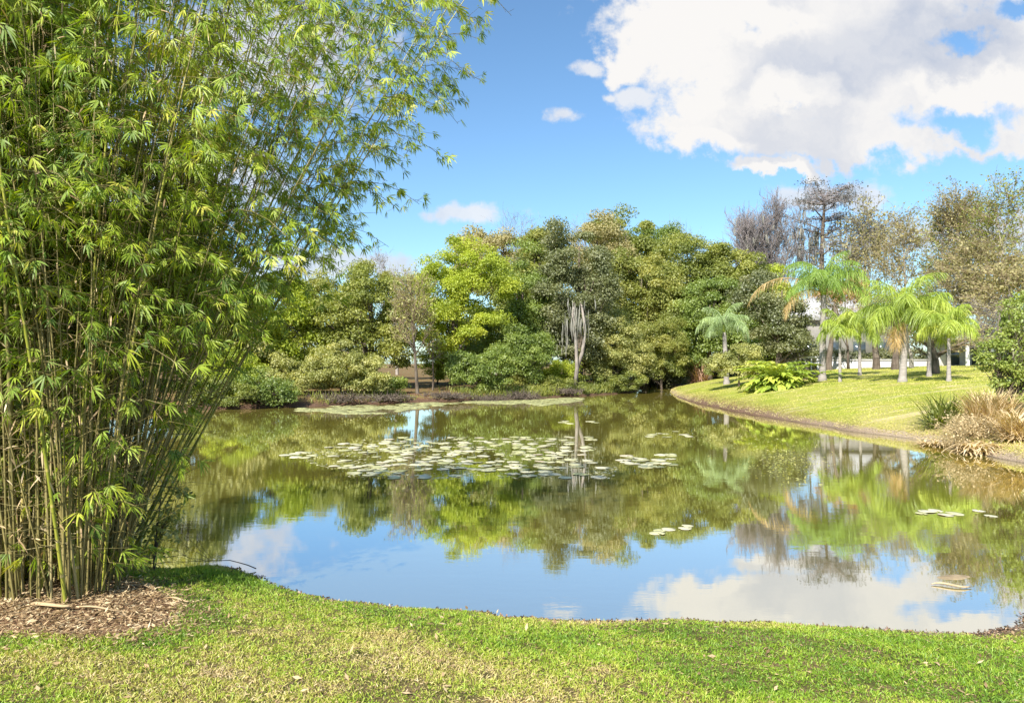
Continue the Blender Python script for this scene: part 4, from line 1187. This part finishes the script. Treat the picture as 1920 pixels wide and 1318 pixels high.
def build_bamboo():
    cx, cy = -4.55, 6.15
    root = empty('bamboo_clump', (cx, cy, gz(cx, cy)), 'huge bamboo clump with many green and brown stems on the near left bank', 'bamboo')
    culms = []     # (base x, y, lean x, lean y, arch, radius, height, kind)
    for (px, py, tpx, r, kind) in [(130, 1100, 122, .043, 0), (66, 1092, 60, .024, 0), (76, 1094, 88, .024, 0), (178, 1090, 196, .026, 0), (30, 1082, 12, .026, 0), (98, 1080, 118, .024, 0),
                                   (45, 1072, 70, .022, 0), (226, 1082, 285, .022, 1), (240, 1064, 275, .024, 0), (208, 1076, 258, .022, 1), (8, 1090, -10, .03, 0), (152, 1084, 162, .03, 0),
                                   (118, 1088, 100, .026, 0), (190, 1078, 232, .022, 0), (250, 1056, 310, .02, 0), (236, 1050, 300, .02, 0)]:
        b = hit(px, py, 4.2)
        t = at(tpx, 700, b[1])
        culms.append([b[0], b[1], (t[0] - b[0]) / (t[2] - b[2]), R.normal() * .03, R.uniform(.0, .02), r, R.uniform(7, 9), kind])
    for (px, py, lx_, r) in [(195, 1066, .57, .017), (222, 1058, .52, .016), (180, 1050, .52, .015), (240, 1060, .48, .015), (225, 1072, .44, .018), (195, 1058, .40, .016), (150, 1052, .47, .014),
                             (238, 1050, .36, .015), (215, 1048, .57, .013), (170, 1060, .33, .016), (235, 1066, .49, .014), (235, 1054, .58, .013), (190, 1046, .43, .013), (140, 1048, .38, .015)]:
        b = hit(px - 28, py, 4.2)
        culms.append([b[0], b[1] + R.uniform(0, .5), lx_, R.uniform(-.03, .06), R.uniform(-.004, .008), r * .8, 8.0, 0])
    while len(culms) < 520:
        by = R.uniform(5.45, 7.3)
        bpx = R.uniform(-420, 222)
        bx = (bpx - 960) / 1300 * by
        if math.hypot((bx + 4.6) / 1.75, (by - 6.2) / 1.1) > 1: continue
        k = len(culms)
        f = (bpx - 120) / 150
        lx = .05 * min(f, 0) + .24 * max(f, 0) ** 1.5 + R.normal() * .05
        if f > .35 and R.random() < .35: lx += R.uniform(.05, .28)
        lx = min(lx, .62)
        ly = .10 * (by - 6.2) + R.normal() * .05
        thin = k > 110
        r = R.uniform(.006, .012) if thin else R.uniform(.012, .023)
        hgt = R.uniform(3.0, 7.5) if thin else R.uniform(6.5, 9)
        kind = 1 if R.random() < (.62 if thin else .34) else 0
        culms.append([bx, by, lx, ly, R.uniform(.0, .03) * (1 if f > .1 else -.4), r, hgt, kind])
    stuffm = MB(); br = MB()
    FP, FD = [], []      # fans: position, direction
    for k, (bx, by, lx, ly, ar, r, H, kind) in enumerate(culms):
        z0 = gz(bx, by) - .06
        nodes = np.arange(0, H, R.uniform(.22, .34))
        t = nodes
        P = np.stack([bx + lx * t + ar * np.sign(lx + .02) * t ** 2 * .9 + .02 * np.sin(t * 1.3 + k), by + ly * t + .012 * np.sin(t + 2 * k), z0 + t * (1 - .04 * abs(lx) * t * .3)], 1)
        rr = r * np.clip(1.02 - t / H * .85, .1, 1)
        if k < 100:
            # rings at each node: swollen and paler
            PP, R_, vv = [], [], []
            for i in range(len(P) - 1):
                dv = P[i + 1] - P[i]; L = np.linalg.norm(dv)
                e = .012 / L
                PP += [P[i], P[i] + dv * e, P[i] + dv * 2 * e]
                R_ += [rr[i], rr[i] * 1.10, rr[i] * .99]
                base_v = .18 + .45 * ((k * .37) % 1)
                vv += [1.3, 1.1, base_v]
            mb = MB(); mb.tube(PP, R_, 8, np.array(vv[:-1]), cap=True)
            mb.build('culm', M['old_culm' if kind else 'culm'], root, smooth=True)
        else:
            stuffm.tube(P, rr, 5, R.uniform(.1, 1.0), cap=False)
        # branches
        for i in range(1, len(P) - 1):
            h = P[i, 2]
            pr = .05 + .75 * sm(h, 1.7, 3.1) + (.25 if h > 3.0 else 0)
            if k > 110: pr *= .75
            if P[i, 0] > -3.6 and h < 2.4: pr = max(pr, .18)
            if lx > .26 and h > 2.2: pr = 1.0
            if h > 6.4: pr *= .4
            if P[i, 0] < -5.6: pr *= .2
            if R.random() > pr: continue
            a = R.uniform(0, 2 * np.pi)
            if P[i, 0] > -3.0 and R.random() < .5: a = R.normal() * .7
            L = R.uniform(.3, .95) if lx < .3 else R.uniform(.35, 1.15)
            el_ = R.uniform(.1, .9)
            hd = np.array([math.cos(a), math.sin(a), 0])
            if P[i, 0] + hd[0] * L * .8 > XM(P[i, 2]) * P[i, 1] / 6: continue
            s = P[i]; u = np.linspace(0, 1, 5)[:, None]
            B = s + hd * L * u * math.cos(el_) + np.array([0, 0, 1.]) * (L * math.sin(el_) * u - .55 * L * u ** 2)
            br.segs(B[:-1], B[1:], .0035, .0025, 3, R.uniform(.2, 1))
            nf = int(R.integers(5, 13)) + (4 if lx > .3 and h > 2.6 else 0)
            for j in range(nf):
                uu = R.uniform(.35, 1); p = s + hd * L * uu * math.cos(el_) + np.array([0, 0, 1.]) * (L * math.sin(el_) * uu - .55 * L * uu ** 2)
                off = R.normal(size=3) * .07 * np.array([1, 1, .7])
                br.segs([p], [p + off], .002, .0015, 3, .6)
                FP.append(p + off); FD.append(hd * R.uniform(.1, 1.0) + np.array([0, 0, -R.uniform(.35, 1.1)]) + off * 3)
        # brown leafless twigs low down
        for i in range(2, len(P) - 1):
            if P[i, 2] < 4.2 and R.random() < .60:
                a = R.uniform(0, 2 * np.pi); L = R.uniform(.15, .8)
                q = P[i] + np.array([math.cos(a) * L, math.sin(a) * L, R.uniform(-.1, .6) * L])
                m_ = (P[i] + q) / 2 + R.normal(size=3) * .05 * L
                br.segs([P[i], m_], [m_, q], [.004, .0028], [.0028, .0015], 3, R.uniform(.2, 1))
    stuffm.build('thin_culms', M['old_culm'], root)['kind'] = 'stuff'
    br.build('twigs', M['old_culm'], root)['kind'] = 'stuff'
    FP = np.array(FP); FD = np.array(FD)
    near = np.linalg.norm(FP - np.array([0, 0, CAM_Z]), axis=1)
    xm = XM(FP[:, 2]) * FP[:, 1] / 6.0
    ok = (near > 3.0) & (FP[:, 2] > .5) & (FP[:, 0] < xm + R.normal(size=len(FP)) * .12)
    FP, FD = FP[ok], FD[ok]
    FD /= np.linalg.norm(FD, axis=1, keepdims=True)
    print('bamboo fans', len(FP))
    n = len(FP); per = 9
    side = np.cross(FD, unit(n)); side /= np.linalg.norm(side, axis=1, keepdims=True)
    mb = MB()
    fv = np.clip(R.normal(.48, .2, n), 0, 1)
    size = R.uniform(.55, 1.15, n)
    for j in range(per):
        ang = (j - (per - 1) / 2) / ((per - 1) / 2) * R.uniform(.75, 1.15, n)
        D = FD * np.cos(ang)[:, None] + side * np.sin(ang)[:, None] + R.normal(size=(n, 3)) * .10
        sel = R.random(n) < .9
        L = size * R.uniform(.085, .155, n) * (1 - .25 * np.abs(ang)) * np.where(FP[:, 0] > -2.4, .85, 1.0)
        nn = np.cross(FD, side) + R.normal(size=(n, 3)) * .25
        Pj = FP + D * .01 - FD * (.03 * R.random((n, 1)))
        mb.blades(Pj[sel], D[sel], L[sel], (.0115 * size)[sel], np.clip(fv + R.normal(0, .07, n), 0, 1)[sel], .18, side=nn[sel])
    mb.build('foliage', M['bamboo_leaf'], root)
    # a few dead tan leaves caught among the stems
    n = 9000
    i = R.integers(0, len(culms), n); cc = np.array([c[:4] for c in culms])[i]
    t = R.uniform(.3, 4.5, n)
    P = np.stack([cc[:, 0] + cc[:, 2] * t, cc[:, 1] + cc[:, 3] * t, .5 + t], 1) + R.normal(size=(n, 3)) * .09
    mb = MB(); mb.blades(P, R.normal(size=(n, 3)) + np.array([0, 0, -1.]), R.uniform(.06, .15, n), .012, R.uniform(.2, 1, n), .2)
    f = mb.build('dry_foliage', M['litter'], root); f['label'] = 'dry tan leaves caught among the stems'; f['kind'] = 'stuff'


build_bamboo()
tree('waterside_shrub', 'small fresh green shrub with round leaves at the waterline behind the right bamboo stems', 'shrub', [(310, 960, 32, 34), (300, 1010, 40, 36), (335, 930, 22, 22)], 'pale', 7.0, 292, leaf=.05, clump=.1, dens=.2, r0=.012, nlimb=14)


# ------------------------------------------------------------------ litter, sheaths, branches
def in_litter(X, Y):
    xs = X + 4.0 + .8 * (Y - 5.7)
    return np.hypot(np.where(xs > 0, xs / 1.35, xs / 3), (Y - 5.7) / 1.05) + .07 * wavy(X, Y, 1.6)


def build_litter():
    n = 64000
    X = R.uniform(-7, -1.8, n); Y = R.uniform(4.2, 7.3, n)
    q = in_litter(X, Y); dd = shore_dist(X, Y)
    k = (q < 1.02 + .12 * R.normal(size=n)) & (dd > .05)
    X, Y = X[k], Y[k]; n = len(X)
    z = ground(X, Y) + R.uniform(.004, .03, n)
    D = R.normal(size=(n, 3)) * np.array([1, 1, .22]); Nn = np.array([0, 0, 1.]) + R.normal(size=(n, 3)) * .35
    L = R.uniform(.012, .062, n)
    mb = MB(); mb.leaves(np.column_stack([X, Y, z]), D, Nn, L, L * R.uniform(.12, .35, n), R.uniform(0, 1, n), 0)
    tag(mb.build('leaf_litter', M['litter']), 'brown and tan fallen bamboo leaves covering the soil under the clump', 'leaf litter', kind='stuff')


build_litter()


def sheath(label, px, py, L, Wd, rot):
    b = hit(px, py, 3.2)
    k = 12; t = np.linspace(0, 1, k)
    wv = Wd * np.where(t < .15, .35 + t * 4, 1 - (t - .15) * .55)
    c = np.stack([(t - .5) * L, 0.004 * np.sin(t * 4), .012 + .008 * np.sin(t * 5)], 1)
    rows = []
    for s in np.linspace(-1, 1, 7):
        rows.append(c + np.stack([0 * t, s * wv / 2, .25 * wv * (abs(s) ** 1.7)], 1))
    up = np.array(rows); dn = up - np.array([0, 0, .004])
    V = np.concatenate([up, dn]).reshape(-1, 3)
    f = []
    m = 7
    for i in range(m - 1):
        for j in range(k - 1):
            a = i * k + j; f.append((a, a + 1, a + k + 1, a + k)); a += m * k; f.append((a + k, a + k + 1, a + 1, a))
    for j in range(k - 1):
        f.append((j + 1, j, j + m * k, j + 1 + m * k)); a = (m - 1) * k + j; f.append((a, a + 1, a + 1 + m * k, a + m * k))
    for i in range(m - 1):
        a = i * k; f.append((a, a + k, a + k + m * k, a + m * k)); a += k - 1; f.append((a + k, a, a + m * k, a + k + m * k))
    mb = MB(); mb.add(V, f)
    o = mb.build('fallen_sheath', M['sheath'], smooth=True)
    o.location = (b[0], b[1], b[2] + .012); o.rotation_euler = (R.normal() * .08, R.normal() * .06, rot)
    tag(o, label, 'dry sheath', 'dry bamboo sheaths lying on the litter')


sheath('widest pale dry sheath lying nearly level on the litter at the front', 85, 1142, .42, .07, -.22)
sheath('narrow tan sheath pointing right near the grass edge of the litter', 332, 1130, .26, .035, -.45)
sheath('tan sheath leaning against the litter right of the thick green stem', 225, 1098, .3, .05, .25)
sheath('short cream sheath at the foot of the thick green stem', 152, 1092, .18, .08, .1)
sheath('pale curled sheath piece below the right bamboo stems', 278, 1108, .14, .07, -.2)
sheath('small tan sheath among the litter behind the widest pale one', 60, 1120, .22, .04, .5)
sheath('slender tan sheath between the widest pale one and the grass', 190, 1150, .34, .022, .08)


def branchy(label, px, py, L, rot, n=9):
    b = hit(px, py, 3.5)
    mb = MB()
    S0 = np.array([[b[0], b[1], max(b[2], 0) + .02]]); D0 = np.array([[math.cos(rot), math.sin(rot), .10]])
    p, d_, r = grow(S0, D0, np.array([L]), np.array([.006]), 9, .10, -.0, .3)
    a = spawn(p, d_, r, n, .2, .9, lambda t, m: L * .42 * R.uniform(.5, 1.2, m), .6)
    a[1][:, 2] = np.abs(a[1][:, 2]) + .1
    p1, d1, r1 = grow(a[0], a[1], a[2], a[3], 5, .2, .02, .4)
    c = spawn(p1, d1, r1, 3, .3, .8, lambda t, m: L * .15 * R.uniform(.5, 1.2, m), .6)
    p2, _, r2 = grow(c[0], c[1], c[2], c[3], 3, .2, .02, .4)
    for q, rr in ((p, r), (p1, r1), (p2, r2)):
        for i in range(len(q) - 1): mb.segs(q[i], q[i + 1], rr[i], rr[i + 1], 5, .2)
    tag(mb.build('fallen_branch', M['bark']), label, 'branch')


branchy('dead twiggy branch reaching over the water behind the bright grass tuft', 480, 1070, .95, 2.9)
branchy('short dead branch sticking out over the water right of the bamboo', 262, 1052, .5, .25, 5)


def shore_debris():
    A = SH[(SH[:, 1] < 8) & (SH[:, 0] > -4.2) & (SH[:, 0] < 5.5)]
    n = 9000
    i = R.integers(0, len(A), n)
    P = A[i] + R.normal(size=(n, 2)) * .07 + np.array([0, -.05])
    dd = shore_dist(P[:, 0], P[:, 1]); k = (dd > -.05) & (dd < .22)
    P = P[k]; n = len(P); z = np.maximum(ground(P[:, 0], P[:, 1]), 0) + .004
    mb = MB(); L = R.uniform(.008, .04, n)
    mb.leaves(np.column_stack([P, z]), R.normal(size=(n, 3)) * [1, 1, .3], np.array([0, 0, 1.]) + R.normal(size=(n, 3)) * .5, L, L * .55, R.uniform(-.2, 1, n) ** 2, 0)
    m = leaf_mat('debris', [(.03, .02, .014), (.09, .055, .035), (.20, .13, .09), (.34, .25, .18)], .05, .03, 6.0)
    tag(mb.build('shore_debris', m), 'dark and pinkish bits of drift lining the near waterline', 'debris', kind='stuff')


shore_debris()


# ------------------------------------------------------------------ grass of the near lawn
def near_grass():
    n = 500000
    nt_ = 50000
    Yt = 2.9 + 4.6 * R.random(nt_); Xt = (R.random(nt_) - .42) * 2 * (Yt * .92 + .1)
    tid = np.repeat(np.arange(nt_), n // nt_); n = len(tid)
    X = Xt[tid] + R.normal(size=n) * .018; Y = Yt[tid] + R.normal(size=n) * .018
    tv_ = R.normal(0, .13, nt_)[tid]; tl_ = R.uniform(.65, 1.35, nt_)[tid]
    dd = shore_dist(X, Y); q = in_litter(X, Y)
    edge = .03 + .10 * (wavy(X, Y, 2.3) + 1) * .5 + .12 * sm(X, -1.5, .5) + .30 * sm(X, 2.4, 4.2)
    k = (dd > edge * R.uniform(.3, 1.3, n)) & (q > .93 + .12 * R.random(n))
    bare = (wavy(X + 3, Y * 1.4, 1.1) > .52) & (R.random(n) < .45)
    k &= ~bare
    X, Y, dd, q, tv_, tl_ = X[k], Y[k], dd[k], q[k], tv_[k], tl_[k]
    # fewer, sharper blades far away
    keep = R.random(len(X)) < np.clip(1.25 - (Y - 3) * .12, .6, 1)
    X, Y, dd, q, tv_, tl_ = X[keep], Y[keep], dd[keep], q[keep], tv_[keep], tl_[keep]
    n = len(X)
    z = ground(X, Y, dd)
    tuft = np.exp(-(((X + 2.85) / .75) ** 2 + ((Y - 6.75) / .35) ** 2))
    L = tl_ * R.uniform(.014, .044, n) * (1 + .35 * wavy(X, Y, 1.7)) + tuft * R.uniform(.0, .08, n)
    D = R.normal(size=(n, 3)) * .55 + np.array([0, 0, .75])
    # colour: green to straw by patch
    pz = .5 + .32 * wavy(X * 1.0 + 5, Y * 1.6, .75) + .18 * wavy(X, Y, 2.6)
    lush = sm(X, .3, 1.8) * .28 + tuft * .5 + np.exp(-((q - 1.12) / .16) ** 2) * .42 + sm(-X, 1.4, 2.6) * sm(Y, 5.1, 4.4) * .12
    v = np.clip(.95 * pz + .12 - lush + R.normal(0, .12, n) + tv_ - .09, 0, 1)
    for (qx, qy, qr) in ((-1.0, 3.95, .16), (.0, 3.75, .28), (.55, 4.3, .14), (1.5, 3.62, .18), (-1.75, 4.15, .13), (-.95, 5.0, .22), (-1.9, 4.95, .2), (2.35, 3.75, .2), (1.9, 5.55, .3), (.7, 5.65, .3)):
        v = np.clip(v + .45 * np.exp(-(((X - qx) / qr) ** 2 + ((Y - qy) / (qr * .55)) ** 2)), 0, 1)
    v = np.clip(v + .5 * np.exp(-dd / .12) * sm(X, -1, .5), 0, 1)
    D[:, :2] *= np.where(v > .62, 1.7, 1.0)[:, None]
    mb = MB(); mb.blades(np.column_stack([X, Y, z]), D, L, R.uniform(.0030, .0058, n), v, .25)
    m = leaf_mat('grass_blade', [(.09, .17, .015), (.18, .285, .02), (.29, .345, .04), (.37, .32, .11), (.46, .37, .22)], .35, .04, .9)
    tag(mb.build('lawn', m), 'short green and straw coloured grass of the near bank', 'grass', kind='stuff')
    # thatch: flat dead bits between the blades
    n = 22000
    Y = 2.9 + 3.6 * R.random(n); X = (R.random(n) - .5) * 2 * (Y * .77 + .1)
    dd = shore_dist(X, Y); k = (dd > .03) & (in_litter(X, Y) > .9); X, Y, dd = X[k], Y[k], dd[k]; n = len(X)
    z = ground(X, Y, dd) + R.uniform(.002, .02, n); L = R.uniform(.010, .034, n)
    mb = MB(); mb.leaves(np.column_stack([X, Y, z]), R.normal(size=(n, 3)) * [1, 1, .2], np.array([0, 0, 1.]) + R.normal(size=(n, 3)) * .4, L, L * .22, R.uniform(0, .6, n), 0)
    tag(mb.build('thatch', M['litter']), 'scattered dead leaf bits lying in the near grass', 'leaf litter', kind='stuff')


near_grass()


def fallen_leaves():
    n = 420
    Y = 3.0 + 3.4 * R.random(n); X = (R.random(n) - .5) * 2 * (Y * .8)
    dd = shore_dist(X, Y); k = dd > .05; X, Y, dd = X[k], Y[k], dd[k]; n = len(X)
    L = R.uniform(.03, .07, n); mb = MB()
    mb.leaves(np.column_stack([X, Y, ground(X, Y, dd) + .022]), R.normal(size=(n, 3)) * [1, 1, .25], np.array([0, 0, 1.]) + R.normal(size=(n, 3)) * .4, L, L * .35, R.uniform(0, .9, n), 0)
    tag(mb.build('fallen_leaves', M['litter']), 'scattered brown fallen leaves lying on the near lawn', 'leaf litter', kind='stuff')


fallen_leaves()
rosette('weed', 'small leafy weed at the left edge under the bamboo', 'weed', 14, 1096, 60, 40, 'lime', 26, .03, .5, 1.0, True)


# ------------------------------------------------------------------ lily pads
def pad_mesh(seed):
    r_ = np.random.default_rng(seed)
    k = 26; notch = .16
    th = np.linspace(notch, 2 * np.pi - notch, k)
    rr = 1 + .05 * np.sin(th * 3 + seed) + .03 * np.sin(th * 7)
    lift = .03 * np.maximum(0, np.sin(th * 2 + seed * 1.3)) ** 2
    c = np.array([[0, 0, .010]])
    inner = np.stack([np.cos(th) * rr * .6, np.sin(th) * rr * .6, .008 + 0 * th], 1)
    outer = np.stack([np.cos(th) * rr, np.sin(th) * rr, .010 + lift], 1)
    low = outer - np.array([0, 0, .010])
    V = np.concatenate([c, inner, outer, low])
    T = [(0, 1 + i, 2 + i) for i in range(k - 1)]
    Q = [(1 + i, 1 + k + i, 2 + k + i, 2 + i) for i in range(k - 1)] + [(1 + k + i, 1 + 2 * k + i, 2 + 2 * k + i, 2 + k + i) for i in range(k - 1)]
    mb = MB(); mb.add(V, Q, T, r_.uniform(.3, .7), r_.uniform(.3, .7))
    return mb


def build_pads():
    def pm(name, cols):
        m, g = mat_base(name)
        oi = g.new('ShaderNodeObjectInfo').outputs['Random']
        p = g.new('ShaderNodeNewGeometry').outputs['Position']
        f = g.math('ADD', g.math('MULTIPLY', oi, .6), g.math('MULTIPLY', g.noise(p, 5, 3), .5), clamp=True)
        b = g.new('ShaderNodeBsdfPrincipled'); g.put(b.inputs['Base Color'], g.ramp(f, [(i / (len(cols) - 1), c) for i, c in enumerate(cols)]))
        b.inputs['Roughness'].default_value = .45; b.inputs['Specular IOR Level'].default_value = .4
        o = g.new('ShaderNodeOutputMaterial'); g.put(o.inputs[0], b.outputs[0]); return m
    mat = pm('lily_pad', [(.22, .27, .08), (.42, .42, .18), (.58, .55, .32), (.62, .58, .40), (.46, .32, .18)])
    protos = [pad_mesh(s).mesh('lily_pad', mat, True) for s in range(5)]
    placed = []
    def put(px, py, r, label, group):
        x, y = W(px, py)
        for (a, b, c) in placed:
            if (a - x) ** 2 + (b - y) ** 2 < ((c + r) * .62) ** 2: return False
        if shore_dist(np.array([x]), np.array([y]))[0] > -.25: return False
        placed.append((x, y, r))
        o = bpy.data.objects.new('lily_pad', protos[int(R.integers(0, 5))])
        o.location = (x, y, .004 + .003 * R.random()); o.rotation_euler = (R.normal() * .025, R.normal() * .025, R.uniform(0, 6.28))
        o.scale = (r, r, r)
        C.objects.link(o); tag(o, label, 'lily pad', group); return True
    # the big raft in the middle of the pond
    cnt = 0; tries = 0
    while cnt < 238 and tries < 6000:
        tries += 1
        py = R.uniform(819, 897); f = (py - 819) / 78
        left = 700 - 150 * min(1, f * 2.2) if f < .45 else 535 + 150 * (f - .45) / .55
        right = 1118 - 10 * f if f < .7 else 1150 - 60 * (f - .7)
        px = R.uniform(left, right)
        if abs((px - (left + right) / 2) / ((right - left) / 2)) > .8 and R.random() < .45: continue
        if f > .85 and R.random() < .6: continue
        if wavy(px * .02, py * .09, 1.0) < -.55: continue
        if put(px, py, R.uniform(.105, .17), 'round pale lily pad floating in the large raft in the middle of the pond', 'lily pads of the large raft'): cnt += 1
    for (n_, x0, x1, y0, y1, lab, grp, rr) in [
            (18, 1162, 1262, 850, 876, 'lily pad in the small cluster just right of the large raft', 'lily pads right of the raft', .17),
            (7, 1045, 1130, 788, 796, 'lily pad in the thin line beyond the large raft', 'lily pads beyond the raft', .16),
            (9, 1215, 1310, 808, 822, 'lily pad in the sparse line towards the lawn point', 'lily pads near the lawn point', .15),
            (5, 1215, 1292, 985, 1000, 'lily pad in the little group alone in the nearer open water', 'lily pads in the open water', .085),
            (7, 1722, 1885, 957, 968, 'lily pad in the line near the right edge, under the palm reflections', 'lily pads near the right edge', .10),
            (5, 528, 600, 846, 858, 'lily pad straggling off the left end of the large raft', 'lily pads left of the raft', .15),
            (3, 790, 800, 893, 897, 'single lily pad just in front of the large raft', 'lily pads before the raft', .09)]:
        c = t = 0
        while c < n_ and t < 400:
            t += 1
            if put(R.uniform(x0, x1), R.uniform(y0, y1), rr * R.uniform(.8, 1.2), lab, grp): c += 1
    mb = MB(); n = 0
    while n < 620:
        py = R.uniform(820, 897); f = (py - 819) / 78
        left = 690 - 150 * min(1, f * 2.2) if f < .45 else 530 + 150 * (f - .45) / .55
        right = 1122 - 10 * f if f < .7 else 1155 - 60 * (f - .7)
        px = R.uniform(left, right); x, y = W(px, py)
        s = pad_mesh(n % 5); V = s.V[0] * R.uniform(.07, .13); a = R.uniform(0, 6.28)
        V = np.stack([V[:, 0] * math.cos(a) - V[:, 1] * math.sin(a) + x, V[:, 0] * math.sin(a) + V[:, 1] * math.cos(a) + y, V[:, 2] - .003 + .002 * R.random()], 1)
        mb.add(V, s.Q[0], s.T[0]); n += 1
    tag(mb.build('small_lily_pads', mat, smooth=True), 'small pads filling the gaps of the large lily pad raft', 'lily pads', kind='stuff')
    # the far band against the bank reads as one mass
    mb = MB()
    n = 0
    while n < 900:
        px = R.uniform(560, 1090); t = (px - 560) / 530
        py = R.uniform(757 - 12 * t, 776 - 28 * t + 6 * math.sin(px * .02)) + abs(R.normal()) * 1.5
        if math.sin(px * .05) + math.sin(px * .021 + py * .5) < -1.1: continue
        x, y = W(px, py)
        if shore_dist(np.array([x]), np.array([y]))[0] > -.1: continue
        s = pad_mesh(n % 5); V = s.V[0] * R.uniform(.16, .28); a = R.uniform(0, 6.28)
        V = np.stack([V[:, 0] * math.cos(a) - V[:, 1] * math.sin(a) + x, V[:, 0] * math.sin(a) + V[:, 1] * math.cos(a) + y, V[:, 2] + .003 + .002 * R.random()], 1)
        mb.add(V, s.Q[0], s.T[0]); n += 1
    mat2 = pm('far_lily_pad', [(.30, .30, .10), (.42, .42, .20), (.50, .48, .28)])
    tag(mb.build('lily_pads', mat2, smooth=True), 'continuous band of pale lily pads along the far bank', 'lily pads', kind='stuff')
    # fine floating weed
    mb = MB()
    for (cx_, cy_, sx, sy, n) in ((1475, 862, 32, 18, 900), (1300, 815, 60, 9, 500), (1420, 835, 60, 20, 400)):
        px = cx_ + R.normal(size=n) * sx; py = cy_ + R.normal(size=n) * sy
        P = np.array([W(a, b) for a, b in zip(px, py)])
        k = shore_dist(P[:, 0], P[:, 1]) < -.3; P = P[k]; m_ = len(P)
        L = R.uniform(.03, .09, m_)
        mb.leaves(np.column_stack([P, np.full(m_, .006)]), R.normal(size=(m_, 3)) * [1, 1, .25], np.array([0, 0, 1.]) + R.normal(size=(m_, 3)) * .3, L, L * .4, R.uniform(0, 1, m_), 0)
    tag(mb.build('pond_weed', M['pale']), 'fine pale pond weed speckling the water off the lawn point', 'pond weed', kind='stuff')


build_pads()
# mud bar and drift near the right shore
b = W(1795, 1082); rock('mud_mound', 'low brown mud mound breaking the surface near the right shore', (b[0], b[1], -.05), (.34, .17, .06), 'rock')
b = W(1800, 1100)
mbx = MB(); tt = np.linspace(0, 1, 9)[:, None]
mbx.tube(np.array([b[0] - .25, b[1] + .05, .012]) + np.array([.34, -.1, .01]) * tt + np.stack([0 * tt[:, 0], .03 * np.sin(tt[:, 0] * 7), .008 * np.sin(tt[:, 0] * 5)], 1), np.array([.008, .016, .02, .022, .02, .02, .018, .014, .006]) * .55, 7, .8)
tag(mbx.build('driftwood', M['rock'], smooth=True), 'pale stick of driftwood lying on the mud mound', 'driftwood')
